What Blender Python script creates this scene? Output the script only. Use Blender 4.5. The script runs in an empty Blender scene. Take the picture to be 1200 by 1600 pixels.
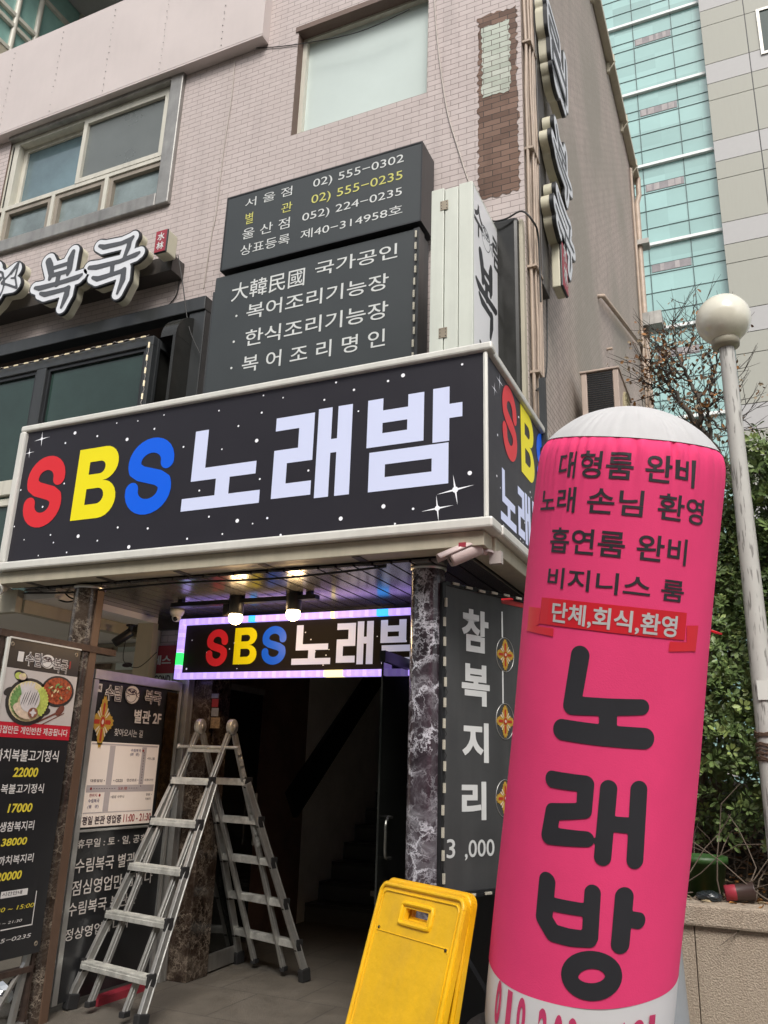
import bpy, bmesh, math, random
import numpy as np
from mathutils import Vector, Matrix
random.seed(7); rng = np.random.default_rng(7)
R = math.radians
sc = bpy.context.scene
col = sc.collection

# ------------------------------------------------------------------ camera
F_PX, YAW, PITCH, ROLL, EYE = 1284.7, R(24.6263), R(17.1434), R(1.8406), 1.5
def _axes():
    cy, sy = math.cos(YAW), math.sin(YAW)
    f = Vector((-sy*math.cos(PITCH), cy*math.cos(PITCH), math.sin(PITCH)))
    r = Vector((cy, sy, 0)); u = r.cross(f)
    return r*math.cos(ROLL)+u*math.sin(ROLL), -r*math.sin(ROLL)+u*math.cos(ROLL), f
CR, CU, CF = _axes()
CAM = Vector((0, 0, EYE))
cd = bpy.data.cameras.new('camera'); co = bpy.data.objects.new('camera', cd); col.objects.link(co)
m = Matrix.Identity(4)
for i in range(3):
    m[i][0], m[i][1], m[i][2], m[i][3] = CR[i], CU[i], -CF[i], CAM[i]
co.matrix_world = m
cd.sensor_fit = 'HORIZONTAL'; cd.sensor_width = 36; cd.lens = 36*F_PX/1200
cd.clip_start = .05; cd.clip_end = 500
sc.camera = co

# ------------------------------------------------------------------ world, sun, exposure
SUN_EL, SUN_AZ = R(48), R(155)      # azimuth measured clockwise from +Y: light comes from behind the camera, to its right
w = bpy.data.worlds.new('World'); sc.world = w; w.use_nodes = True
nt = w.node_tree; bg = nt.nodes['Background']
sky = nt.nodes.new('ShaderNodeTexSky'); sky.sky_type = 'NISHITA'; sky.sun_disc = False
sky.sun_elevation = SUN_EL; sky.sun_rotation = SUN_AZ; sky.dust_density = 4; sky.air_density = 1.2
hs = nt.nodes.new('ShaderNodeHueSaturation'); hs.inputs['Saturation'].default_value = .3
nt.links.new(sky.outputs[0], hs.inputs['Color']); nt.links.new(hs.outputs[0], bg.inputs[0])
bg.inputs[1].default_value = .13
sd = bpy.data.lights.new('sun', 'SUN'); sd.energy = 1.4; sd.angle = R(22); sd.color = (1, .95, .88)
so = bpy.data.objects.new('sun', sd); col.objects.link(so)
sdir = Vector((math.sin(SUN_AZ)*math.cos(SUN_EL), math.cos(SUN_AZ)*math.cos(SUN_EL), math.sin(SUN_EL)))
so.rotation_euler = (-sdir).to_track_quat('-Z', 'Y').to_euler(); so.location = (2, -6, 12)
sc.view_settings.view_transform = 'Standard'; sc.view_settings.look = 'None'
sc.view_settings.gamma = 1; sc.view_settings.use_curve_mapping = False
sc.view_settings.exposure = 0.55

# ------------------------------------------------------------------ measuring: a photo pixel seen on a real plane
def ray(px, py): return CR*((px-600)/F_PX) - CU*((py-800)/F_PX) + CF
def onX(px, py, x): d = ray(px, py); return CAM + d*(x/d.x)
def onY(px, py, y): d = ray(px, py); return CAM + d*(y/d.y)
def onZ(px, py, z): d = ray(px, py); return CAM + d*((z-EYE)/d.z)
class Frame:
    """a flat surface: origin, u (right), v (up); n points out of it"""
    def __init__(s, o, u, v=(0, 0, 1)):
        s.o = Vector(o); s.u = Vector(u).normalized(); s.v = Vector(v).normalized(); s.n = s.u.cross(s.v).normalized()
    def pt(s, u, v, d=0): return s.o + s.u*u + s.v*v + s.n*d
    def uv(s, px, py):
        d = ray(px, py); t = (s.o-CAM).dot(s.n)/d.dot(s.n); p = CAM + d*t - s.o
        return p.dot(s.u), p.dot(s.v)
def FY(y): return Frame((0, y, 0), (1, 0, 0))
def FX(x): return Frame((x, 0, 0), (0, 1, 0))
def zm(ox, oy, s): return lambda *p: [(ox+a*s, oy+b*s) for a, b in p]      # enlarged-crop pixels to photo pixels

# ------------------------------------------------------------------ materials
def mat(name, c, rough=.55, metal=0, var=.12, vscale=4, bump=0, bscale=80, streak=0, spec=.5, emit=None, es=0, coat=0, streakcol=(.05, .045, .04), trans=0):
    M = bpy.data.materials.new(name); M.use_nodes = True
    t = M.node_tree; N = t.nodes; L = t.links; b = N['Principled BSDF']
    g = N.new('ShaderNodeNewGeometry')
    n1 = N.new('ShaderNodeTexNoise'); n1.inputs['Scale'].default_value = vscale; n1.inputs['Detail'].default_value = 6; n1.inputs['Roughness'].default_value = .65
    L.new(g.outputs['Position'], n1.inputs['Vector'])
    rp = N.new('ShaderNodeValToRGB'); rp.color_ramp.elements[0].position = .3; rp.color_ramp.elements[1].position = .7
    rp.color_ramp.elements[0].color = [max(0, x*(1-var)) for x in c]+[1]; rp.color_ramp.elements[1].color = [min(1, x*(1+var)) for x in c]+[1]
    L.new(n1.outputs[0], rp.inputs[0]); out = rp.outputs[0]
    if streak:
        mp = N.new('ShaderNodeMapping'); mp.inputs['Scale'].default_value = (9, 9, .7); L.new(g.outputs['Position'], mp.inputs[0])
        n2 = N.new('ShaderNodeTexNoise'); n2.inputs['Scale'].default_value = 1.6; n2.inputs['Detail'].default_value = 5; L.new(mp.outputs[0], n2.inputs['Vector'])
        r2 = N.new('ShaderNodeValToRGB'); r2.color_ramp.elements[0].position = .45; r2.color_ramp.elements[1].position = .85
        r2.color_ramp.elements[0].color = (0, 0, 0, 1); r2.color_ramp.elements[1].color = (streak, streak, streak, 1); L.new(n2.outputs[0], r2.inputs[0])
        mx = N.new('ShaderNodeMix'); mx.data_type = 'RGBA'; L.new(r2.outputs[0], mx.inputs[0]); L.new(out, mx.inputs[6]); mx.inputs[7].default_value = (*streakcol, 1)
        out = mx.outputs[2]
    L.new(out, b.inputs['Base Color'])
    mr = N.new('ShaderNodeMapRange'); mr.inputs[3].default_value = max(0.02, rough*.82); mr.inputs[4].default_value = min(1, rough*1.18); L.new(n1.outputs[0], mr.inputs[0]); L.new(mr.outputs[0], b.inputs['Roughness'])
    b.inputs['Metallic'].default_value = metal; b.inputs['Specular IOR Level'].default_value = spec; b.inputs['Coat Weight'].default_value = coat
    if trans: b.inputs['Transmission Weight'].default_value = trans
    if bump:
        n3 = N.new('ShaderNodeTexNoise'); n3.inputs['Scale'].default_value = bscale; n3.inputs['Detail'].default_value = 4; L.new(g.outputs['Position'], n3.inputs['Vector'])
        bp = N.new('ShaderNodeBump'); bp.inputs['Strength'].default_value = bump; bp.inputs['Distance'].default_value = .02; L.new(n3.outputs[0], bp.inputs['Height']); L.new(bp.outputs[0], b.inputs['Normal'])
    if emit is not None:
        b.inputs['Emission Color'].default_value = (*emit, 1); b.inputs['Emission Strength'].default_value = es
    return M
def brick_mat(name, c1, c2, mortar, bw=.146, rh=.056, ms=.0032, hline=.35, stain=None, stain_amt=.4, patch=None, dirt=.35):
    M = bpy.data.materials.new(name); M.use_nodes = True
    t = M.node_tree; N = t.nodes; L = t.links; b = N['Principled BSDF']
    g = N.new('ShaderNodeNewGeometry'); sp = N.new('ShaderNodeSeparateXYZ'); L.new(g.outputs['Position'], sp.inputs[0])
    ad = N.new('ShaderNodeMath'); L.new(sp.outputs[0], ad.inputs[0]); L.new(sp.outputs[1], ad.inputs[1])
    cb = N.new('ShaderNodeCombineXYZ'); L.new(ad.outputs[0], cb.inputs[0]); L.new(sp.outputs[2], cb.inputs[1])
    bt = N.new('ShaderNodeTexBrick'); L.new(cb.outputs[0], bt.inputs['Vector'])
    bt.inputs['Scale'].default_value = 1; bt.inputs['Brick Width'].default_value = bw; bt.inputs['Row Height'].default_value = rh
    bt.inputs['Mortar Size'].default_value = ms; bt.inputs['Mortar Smooth'].default_value = .3; bt.inputs['Bias'].default_value = 0
    bt.inputs['Color1'].default_value = (*c1, 1); bt.inputs['Color2'].default_value = (*c2, 1); bt.inputs['Mortar'].default_value = (*mortar, 1)
    def noise(scale, sxyz=(1, 1, 1), det=6):
        mp = N.new('ShaderNodeMapping'); mp.inputs['Scale'].default_value = sxyz; L.new(g.outputs['Position'], mp.inputs[0])
        n = N.new('ShaderNodeTexNoise'); n.inputs['Scale'].default_value = scale; n.inputs['Detail'].default_value = det; L.new(mp.outputs[0], n.inputs['Vector']); return n.outputs[0]
    def ramp(s, a, bb, hi):
        r = N.new('ShaderNodeValToRGB'); r.color_ramp.elements[0].position = a; r.color_ramp.elements[1].position = bb
        r.color_ramp.elements[0].color = (0, 0, 0, 1); r.color_ramp.elements[1].color = (hi, hi, hi, 1); L.new(s, r.inputs[0]); return r.outputs[0]
    def mix(f, a, colr):
        x = N.new('ShaderNodeMix'); x.data_type = 'RGBA'; L.new(f, x.inputs[0]); L.new(a, x.inputs[6]); x.inputs[7].default_value = (*colr, 1); return x.outputs[2]
    out = bt.outputs[0]
    dv = N.new('ShaderNodeMath'); dv.operation = 'DIVIDE'; L.new(sp.outputs[2], dv.inputs[0]); dv.inputs[1].default_value = rh
    fr = N.new('ShaderNodeMath'); fr.operation = 'FRACT'; L.new(dv.outputs[0], fr.inputs[0])
    pp = N.new('ShaderNodeMath'); pp.operation = 'PINGPONG'; L.new(dv.outputs[0], pp.inputs[0]); pp.inputs[1].default_value = .5
    lt = N.new('ShaderNodeMath'); lt.operation = 'LESS_THAN'; L.new(pp.outputs[0], lt.inputs[0]); lt.inputs[1].default_value = .055
    hm = N.new('ShaderNodeMath'); hm.operation = 'MULTIPLY'; L.new(lt.outputs[0], hm.inputs[0]); hm.inputs[1].default_value = hline
    out = mix(ramp(noise(2.2, (3, 3, .5)), .5, .85, dirt), out, tuple(x*.55 for x in c1))
    if stain: out = mix(ramp(noise(.7, (1, 1, .6)), .38, .62, stain_amt), out, stain)
    out = mix(ramp(noise(14), .55, .8, .25), out, tuple(min(1, x*1.15) for x in c2))
    out = mix(hm.outputs[0], out, tuple(x*.6 for x in mortar))
    L.new(out, b.inputs['Base Color']); b.inputs['Roughness'].default_value = .62; b.inputs['Specular IOR Level'].default_value = .35
    iv = N.new('ShaderNodeMath'); iv.operation = 'SUBTRACT'; iv.inputs[0].default_value = 1; L.new(bt.outputs['Fac'], iv.inputs[1])
    a2 = N.new('ShaderNodeMath'); a2.operation = 'MULTIPLY_ADD'; L.new(noise(60), a2.inputs[0]); a2.inputs[1].default_value = .35; L.new(iv.outputs[0], a2.inputs[2])
    bp = N.new('ShaderNodeBump'); bp.inputs['Strength'].default_value = .5; bp.inputs['Distance'].default_value = .006; L.new(a2.outputs[0], bp.inputs['Height']); L.new(bp.outputs[0], b.inputs['Normal'])
    return M
def marble_mat(name, dark, light, warm, scale=1.0):
    M = bpy.data.materials.new(name); M.use_nodes = True
    t = M.node_tree; N = t.nodes; L = t.links; b = N['Principled BSDF']; g = N.new('ShaderNodeNewGeometry')
    nz = N.new('ShaderNodeTexNoise'); nz.inputs['Scale'].default_value = 5*scale; nz.inputs['Detail'].default_value = 8; nz.inputs['Roughness'].default_value = .7; L.new(g.outputs['Position'], nz.inputs['Vector'])
    mm = N.new('ShaderNodeMix'); mm.data_type = 'VECTOR'; mm.inputs[0].default_value = .22; L.new(g.outputs['Position'], mm.inputs[4]); L.new(nz.outputs['Color'], mm.inputs[5])
    cur = None
    for k, (s, wd) in enumerate(((9, .055), (19, .08))):
        v = N.new('ShaderNodeTexVoronoi'); v.feature = 'DISTANCE_TO_EDGE'; v.inputs['Scale'].default_value = s*scale; L.new(mm.outputs[1], v.inputs['Vector'])
        r = N.new('ShaderNodeValToRGB'); r.color_ramp.elements[0].position = 0; r.color_ramp.elements[1].position = wd; r.color_ramp.elements[0].color = (1, 1, 1, 1); r.color_ramp.elements[1].color = (0, 0, 0, 1); L.new(v.outputs['Distance'], r.inputs[0])
        if cur is None: cur = r.outputs[0]
        else:
            a = N.new('ShaderNodeMath'); a.operation = 'MULTIPLY_ADD'; L.new(r.outputs[0], a.inputs[0]); a.inputs[1].default_value = .5; L.new(cur, a.inputs[2]); cur = a.outputs[0]
    # veins fade in and out
    n4 = N.new('ShaderNodeTexNoise'); n4.inputs['Scale'].default_value = 6*scale; L.new(g.outputs['Position'], n4.inputs['Vector'])
    r4 = N.new('ShaderNodeValToRGB'); r4.color_ramp.elements[0].position = .36; r4.color_ramp.elements[1].position = .56; L.new(n4.outputs[0], r4.inputs[0])
    vm = N.new('ShaderNodeMath'); vm.operation = 'MULTIPLY'; L.new(cur, vm.inputs[0]); L.new(r4.outputs[0], vm.inputs[1])
    cl = N.new('ShaderNodeTexNoise'); cl.inputs['Scale'].default_value = 3.2*scale; cl.inputs['Detail'].default_value = 9; cl.inputs['Roughness'].default_value = .72; cl.inputs['Distortion'].default_value = 1.2; L.new(g.outputs['Position'], cl.inputs['Vector'])
    rc = N.new('ShaderNodeValToRGB'); e = rc.color_ramp.elements; e[0].position = .35; e[0].color = (*dark, 1); e[1].position = .75; e[1].color = (*light, 1)
    x = e.new(.5); x.color = (*warm, 1); x2 = e.new(.62); x2.color = (*[a*.7+b_*.3 for a, b_ in zip(warm, light)], 1)
    L.new(cl.outputs[0], rc.inputs[0])
    fx = N.new('ShaderNodeMix'); fx.data_type = 'RGBA'; L.new(vm.outputs[0], fx.inputs[0]); L.new(rc.outputs[0], fx.inputs[6]); fx.inputs[7].default_value = (*[min(1, q*1.5) for q in light], 1)
    L.new(fx.outputs[2], b.inputs['Base Color']); b.inputs['Roughness'].default_value = .18; b.inputs['Specular IOR Level'].default_value = .5
    return M

# ------------------------------------------------------------------ mesh building
class MB:
    def __init__(s): s.v = []; s.f = []; s.m = []; s.s = []; s.cuts = []
    def add(s, vs, fs, mi=0, sm=False):
        o = len(s.v); s.v += [tuple(q) for q in vs]
        for f in fs: s.f.append(tuple(o+i for i in f)); s.m.append(mi); s.s.append(sm)
        return s
    def hexa(s, p, mi=0):   # p: 4 back points then 4 front points (counter-clockwise seen from the front)
        return s.add(p, [(3, 2, 1, 0), (4, 5, 6, 7), (0, 1, 5, 4), (1, 2, 6, 5), (2, 3, 7, 6), (3, 0, 4, 7)], mi)
    def box(s, x0, x1, y0, y1, z0, z1, mi=0):
        return s.hexa([(x0, y1, z0), (x1, y1, z0), (x1, y1, z1), (x0, y1, z1), (x0, y0, z0), (x1, y0, z0), (x1, y0, z1), (x0, y0, z1)], mi)
    def fbox(s, fr, u0, u1, v0, v1, d0, d1, mi=0):
        q = ((u0, v0), (u1, v0), (u1, v1), (u0, v1))
        return s.hexa([fr.pt(a, b, d0) for a, b in q]+[fr.pt(a, b, d1) for a, b in q], mi)
    def prism(s, fr, poly, d0, d1, mi=0):
        n = len(poly); P = [fr.pt(a, b, d0) for a, b in poly]+[fr.pt(a, b, d1) for a, b in poly]
        return s.add(P, [tuple(range(n-1, -1, -1)), tuple(range(n, 2*n))]+[(i, (i+1) % n, n+(i+1) % n, n+i) for i in range(n)], mi)
    def flat(s, fr, poly, d=0, mi=0): return s.add([fr.pt(a, b, d) for a, b in poly], [tuple(range(len(poly)))], mi)
    def rect(s, fr, u0, u1, v0, v1, d=0, mi=0): return s.flat(fr, [(u0, v0), (u1, v0), (u1, v1), (u0, v1)], d, mi)
    def disc(s, fr, u, v, r, d=0, mi=0, n=20, ry=None, rot=0):
        ry = ry or r; c, q = math.cos(rot), math.sin(rot)
        return s.flat(fr, [(u+c*r*math.cos(a)-q*ry*math.sin(a), v+q*r*math.cos(a)+c*ry*math.sin(a)) for a in (2*math.pi*i/n for i in range(n))], d, mi)
    def ring(s, fr, u0, u1, v0, v1, w, d0, d1, mi=0):     # rectangular frame of four butted bars
        s.fbox(fr, u0, u1, v1-w, v1, d0, d1, mi); s.fbox(fr, u0, u1, v0, v0+w, d0, d1, mi)
        s.fbox(fr, u0, u0+w, v0+w, v1-w, d0, d1, mi); s.fbox(fr, u1-w, u1, v0+w, v1-w, d0, d1, mi); return s
    def tube(s, pts, r, n=8, mi=0, caps=True, sm=True):
        pts = [Vector(p) for p in pts]; k = len(pts); rs = r if isinstance(r, (list, tuple)) else [r]*k
        T = []
        for i in range(k):
            t = (pts[min(i+1, k-1)]-pts[max(i-1, 0)]); T.append(t.normalized() if t.length > 1e-9 else Vector((0, 0, 1)))
        a = T[0].orthogonal().normalized(); vs = []
        for i in range(k):
            a = (a-T[i]*a.dot(T[i])); a = a.normalized() if a.length > 1e-6 else T[i].orthogonal().normalized()
            b = T[i].cross(a)
            vs += [pts[i]+(a*math.cos(2*math.pi*j/n)+b*math.sin(2*math.pi*j/n))*rs[i] for j in range(n)]
        fs = [(i*n+j, i*n+(j+1) % n, (i+1)*n+(j+1) % n, (i+1)*n+j) for i in range(k-1) for j in range(n)]
        s.add(vs, fs, mi, sm)
        if caps: s.add(vs[:n], [tuple(range(n-1, -1, -1))], mi); s.add(vs[-n:], [tuple(range(n))], mi)
        return s
    def lathe(s, prof, o, ax=(0, 0, 1), n=32, mi=0, sm=True):   # prof: (radius, height)
        ax = Vector(ax).normalized(); a = ax.orthogonal().normalized(); b = ax.cross(a); o = Vector(o); vs = []
        for r, h in prof: vs += [o+ax*h+(a*math.cos(2*math.pi*j/n)+b*math.sin(2*math.pi*j/n))*max(r, 1e-4) for j in range(n)]
        return s.add(vs, [(i*n+j, i*n+(j+1) % n, (i+1)*n+(j+1) % n, (i+1)*n+j) for i in range(len(prof)-1) for j in range(n)], mi, sm)
    def ball(s, c, r, mi=0, n=24, k=14, sz=1):
        return s.lathe([(r*math.sin(math.pi*i/k), -r*sz*math.cos(math.pi*i/k)) for i in range(k+1)], c, (0, 0, 1), n, mi)
    def bar(s, a, b, w, h, up=(0, 0, 1), mi=0):       # rectangular bar from a to b, w across, h along 'up'
        a, b = Vector(a), Vector(b); t = (b-a).normalized(); x = t.cross(Vector(up)).normalized(); y = x.cross(t)
        q = [x*(-w/2)+y*(-h/2), x*(w/2)+y*(-h/2), x*(w/2)+y*(h/2), x*(-w/2)+y*(h/2)]
        return s.hexa([a+k for k in q]+[b+k for k in q], mi)
    def build_each(s, name, mats, parent=None, bevel=0):      # every loose block becomes a part of its own
        par = list(range(len(s.v)))
        def root(i):
            while par[i] != i: par[i] = par[par[i]]; i = par[i]
            return i
        for f in s.f:
            for i in f[1:]: par[root(i)] = root(f[0])
        G = {}
        for k, f in enumerate(s.f): G.setdefault(root(f[0]), []).append(k)
        for ks in G.values():
            ids = sorted({i for k in ks for i in s.f[k]}); mp = {i: j for j, i in enumerate(ids)}; q = MB()
            q.v = [s.v[i] for i in ids]; q.f = [tuple(mp[i] for i in s.f[k]) for k in ks]; q.m = [s.m[k] for k in ks]; q.s = [s.s[k] for k in ks]; o = q.build(name, mats, parent, bevel)
        return o
    def _piece(s, a, e):
        q = MB(); q.v = s.v[a[0]:e[0]]; q.f = [tuple(i-a[0] for i in f) for f in s.f[a[1]:e[1]]]; q.m = s.m[a[1]:e[1]]; q.s = s.s[a[1]:e[1]]; return q
    def text(s, fr, body, bl, tr, d=.003, off=0., mi=0, px=True, shear=0., cut=0, dv=0):
        vs, fs = glyphs(body, off, shear)
        (u0, v0), (u1, v1) = (fr.uv(*bl), fr.uv(*tr)) if px else (bl, tr)
        x0, y0 = vs.min(0); x1, y1 = vs.max(0)
        U = u0+(vs[:, 0]-x0)/(x1-x0)*(u1-u0); V = v0+(vs[:, 1]-y0)/(y1-y0)*(v1-v0)
        s.cuts.append((len(s.v), len(s.f)))
        if not cut: return s.add([fr.pt(a, b, d) for a, b in zip(U, V)], fs, mi)
        bm = bmesh.new(); vv = [bm.verts.new((a, b, 0)) for a, b in zip(U, V)]
        for f in fs:
            try: bm.faces.new([vv[i] for i in f])
            except ValueError: pass
        k = u0+cut
        while k < u1:
            bmesh.ops.bisect_plane(bm, geom=bm.verts[:]+bm.edges[:]+bm.faces[:], plane_co=(k, 0, 0), plane_no=(1, 0, 0)); k += cut
        bm.verts.index_update()
        s.add([fr.pt(q.co.x, q.co.y, d) for q in bm.verts], [tuple(q.index for q in f.verts) for f in bm.faces], mi); bm.free(); return s
    def sdf(s, fr, fn, bb, n, d1, d0=None, iso=0., mi=0, mside=None):
        vs, fs, ed = iso_mesh(fn, bb, n, iso)
        o = len(s.v); s.add([fr.pt(a, b, d1) for a, b in vs], fs, mi)
        if d0 is not None:
            k = len(vs); P = [fr.pt(a, b, d1) for a, b in vs]+[fr.pt(a, b, d0) for a, b in vs]
            s.add(P, [(j, i, k+i, k+j) for i, j in ed], mi if mside is None else mside, True)
        return s
    def build(s, name, mats, parent=None, bevel=0, auto=None):
        if name.endswith('lettering') and len(s.cuts) > 1:      # every line of writing is a part of its own
            ends = s.cuts[1:]+[(len(s.v), len(s.f))]; o = None
            first = s.cuts[0]
            if first[0] > 0: s._piece((0, 0), first).build(name.replace('lettering', 'print'), mats, parent)
            for a, e in zip(s.cuts, ends): o = s._piece(a, e).build(name, mats, parent)
            return o
        me = bpy.data.meshes.new(name); me.from_pydata(s.v, [], s.f); mats = mats if isinstance(mats, (list, tuple)) else [mats]
        for q in mats: me.materials.append(q)
        me.polygons.foreach_set('material_index', s.m); me.polygons.foreach_set('use_smooth', s.s); me.update()
        o = bpy.data.objects.new(name, me); col.objects.link(o)
        if parent is not None: o.parent = parent; o.matrix_parent_inverse = Matrix.Translation(-parent.location)
        if bevel:
            b = o.modifiers.new('bevel', 'BEVEL'); b.width = bevel; b.segments = 2; b.limit_method = 'ANGLE'; b.angle_limit = R(40); b.harden_normals = False
        return o
_gc = {}
def glyphs(body, off=0., shear=0.):
    k = (body, round(off, 4), shear)
    if k not in _gc:
        c = bpy.data.curves.new('lettering', 'FONT'); c.body = body; c.offset = off; c.shear = shear; c.resolution_u = 4; c.fill_mode = 'FRONT'
        o = bpy.data.objects.new('lettering', c); col.objects.link(o)
        dg = bpy.context.evaluated_depsgraph_get(); me = o.evaluated_get(dg).to_mesh()
        vs = np.array([q.co[:2] for q in me.vertices]); fs = [tuple(p.vertices) for p in me.polygons]
        flip = [p.normal.z < 0 for p in me.polygons]; fs = [f[::-1] if q else f for f, q in zip(fs, flip)]
        o.evaluated_get(dg).to_mesh_clear(); bpy.data.objects.remove(o); bpy.data.curves.remove(c); _gc[k] = (vs, fs)
    return _gc[k]
def strokes(ST):
    def fn(X, Y):
        D = np.full(X.shape, 1e9)
        for st in ST:
            for (ax, ay, ra), (bx, by, rb) in zip(st[:-1], st[1:]):
                dx, dy = bx-ax, by-ay; L2 = dx*dx+dy*dy+1e-12
                t = np.clip(((X-ax)*dx+(Y-ay)*dy)/L2, 0, 1); D = np.minimum(D, np.hypot(X-ax-t*dx, Y-ay-t*dy)-(ra+t*(rb-ra)))
        return D
    return fn
def bbox_of(ST, pad):
    P = np.array([p for st in ST for p in st]); r = P[:, 2].max()+pad
    return P[:, 0].min()-r, P[:, 0].max()+r, P[:, 1].min()-r, P[:, 1].max()+r
def iso_mesh(fn, bb, n, iso=0.):
    x0, x1, y0, y1 = bb; h = max(x1-x0, y1-y0)/n; nx = int(math.ceil((x1-x0)/h))+1; ny = int(math.ceil((y1-y0)/h))+1
    xs = x0+np.arange(nx)*h; ys = y0+np.arange(ny)*h; X, Y = np.meshgrid(xs, ys, indexing='ij'); D = fn(X, Y)-iso; D = np.where(np.abs(D) < h*1e-3, -h*1e-3, D)
    vs = []; key = {}; fs = []
    def gv(k, p):
        if k not in key: key[k] = len(vs); vs.append(p)
        return key[k]
    for i in range(nx-1):
        for j in range(ny-1):
            c = [(i, j), (i+1, j), (i+1, j+1), (i, j+1)]; d = [D[a] for a in c]
            if min(d) > 0: continue
            poly = []
            for a in range(4):
                p, q = c[a], c[(a+1) % 4]; dp, dq = d[a], d[(a+1) % 4]
                if dp <= 0: poly.append(gv(p, (xs[p[0]], ys[p[1]])))
                if (dp <= 0) != (dq <= 0):
                    t = dp/(dp-dq); e = (min(p, q), max(p, q)); poly.append(gv(e, (xs[p[0]]+(xs[q[0]]-xs[p[0]])*t, ys[p[1]]+(ys[q[1]]-ys[p[1]])*t)))
            if len(poly) > 2: fs.append(tuple(poly))
    E = {}
    for f in fs:
        for a, b in zip(f, f[1:]+f[:1]):
            if (b, a) in E: del E[(b, a)]
            else: E[(a, b)] = 1
    return vs, fs, list(E)
def tag(o, label, cat, group=None, kind=None):
    o['label'] = label
    if cat: o['category'] = cat
    if group: o['group'] = group
    if kind: o['kind'] = kind
    return o
def thing(name, label, cat, loc=(0, 0, 0), group=None):
    o = bpy.data.objects.new(name, None); col.objects.link(o); o.location = loc; o.empty_display_size = .1
    return tag(o, label, cat, group)
def copy_tree(o, parent=None, delta=None):
    c = o.copy(); col.objects.link(c)
    if parent: c.parent = parent
    for ch in list(o.children): copy_tree(ch, c)
    return c
def wall_holes(mb, fr, u0, u1, v0, v1, holes, d0=-.25, d1=0., mi=0, mrev=None):
    us = sorted({u0, u1, *[h[0] for h in holes], *[h[1] for h in holes]}); vs = sorted({v0, v1, *[h[2] for h in holes], *[h[3] for h in holes]})
    for a, b in zip(us[:-1], us[1:]):
        for c, d in zip(vs[:-1], vs[1:]):
            mu, mv = (a+b)/2, (c+d)/2
            if any(h[0] < mu < h[1] and h[2] < mv < h[3] for h in holes): continue
            mb.rect(fr, a, b, c, d, d1, mi)
    r = mi if mrev is None else mrev
    for a, b, c, d in holes:
        P = fr.pt
        for q in ([(a, c), (a, d)], [(b, d), (b, c)], [(a, d), (b, d)], [(b, c), (a, c)]):
            mb.add([P(*q[0], d1), P(*q[1], d1), P(*q[1], d0), P(*q[0], d0)], [(0, 1, 2, 3)], r)
    return mb
# ------------------------------------------------------------------ the materials of the place
YB, XC = 5.4, -1.34          # facade plane, corner of the building
YS, XS = 4.0, -1.232         # front and side plane of the shop sign
ZS = 2.6                     # soffit under the sign
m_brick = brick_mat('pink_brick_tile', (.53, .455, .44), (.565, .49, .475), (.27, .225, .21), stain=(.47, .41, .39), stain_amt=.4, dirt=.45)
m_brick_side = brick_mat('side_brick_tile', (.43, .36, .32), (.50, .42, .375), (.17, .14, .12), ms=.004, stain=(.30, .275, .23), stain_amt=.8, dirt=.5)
m_brick_bare = brick_mat('bare_brown_brick', (.105, .055, .036), (.21, .125, .09), (.03, .022, .018), dirt=.85)
m_brick_mint = brick_mat('mint_painted_brick', (.44, .49, .42), (.58, .62, .55), (.08, .06, .05), stain=(.22, .17, .13), stain_amt=.45, dirt=.9)
m_reveal = mat('brown_reveal', (.16, .11, .09), .7, bump=.2)
m_band = mat('pink_sheet_metal', (.60, .53, .51), .45, var=.05, vscale=1.2, streak=.03)
m_steel = mat('weathered_steel', (.34, .33, .31), .38, metal=.55, var=.25, vscale=3, streak=.35)
m_cream = mat('cream_window_frame', (.62, .60, .52), .4, var=.06, streak=.25)
m_beige = mat('beige_cladding', (.48, .44, .34), .5, var=.06, streak=.2)
m_white = mat('off_white_painted', (.66, .66, .62), .4, var=.05, streak=.15)
m_signframe = mat('white_aluminium_frame', (.74, .73, .68), .32, var=.05, streak=.10, metal=.1)
m_glass_dark = mat('dark_window_glass', (.022, .045, .038), .05, spec=.42, var=.3, vscale=.8)
m_glass_sky = mat('sky_window_glass', (.12, .19, .215), .04, spec=1, var=.35, vscale=.9)
m_glass_grey = mat('screened_window', (.13, .145, .14), .28, spec=.6, var=.12, vscale=1.5)
m_glass_mint = mat('frosted_window', (.56, .64, .61), .22, spec=.6, var=.05, vscale=1)
m_glass_low = mat('milky_window', (.20, .25, .25), .12, spec=.8, var=.35, vscale=2.5)
m_black = mat('black_metal', (.018, .019, .021), .38, var=.3)
m_blacksheet = mat('black_sheet_cladding', (.035, .038, .040), .35, var=.2, vscale=2, streak=.15, streakcol=(.12, .12, .12))
m_gloss_black = mat('gloss_black_panel', (.022, .022, .020), .2, var=.4, vscale=2, spec=.35, bump=.05, bscale=3)
m_signgrey = mat('charcoal_sign_face', (.042, .049, .052), .42, var=.08, vscale=2)
m_letter = mat('off_white_lettering', (.66, .68, .67), .5, var=.03)
m_lettery = mat('yellow_lettering', (.62, .60, .16), .5, var=.03)
m_tan = mat('tan_pipe', (.42, .33, .26), .5, var=.2)
m_wire = mat('black_cable', (.015, .015, .015), .5)
m_wirel = mat('pale_cable', (.45, .40, .36), .5)
m_rail = mat('dark_brown_rail', (.055, .048, .044), .5, streak=.2)
m_cside = mat('cream_letter_side', (.60, .57, .44), .45, var=.05, streak=.1)
m_face = mat('white_letter_face', (.72, .74, .78), .4, var=.02)
m_stroke = mat('grey_letter_stroke', (.075, .08, .09), .5, var=.05)
m_redtag = mat('dark_red_sign_face', (.33, .03, .05), .45, var=.08)
m_gold = mat('brass_hinge', (.34, .29, .22), .4, metal=.5)
m_led = mat('led_module', (.55, .52, .43), .4, var=.05)
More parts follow.
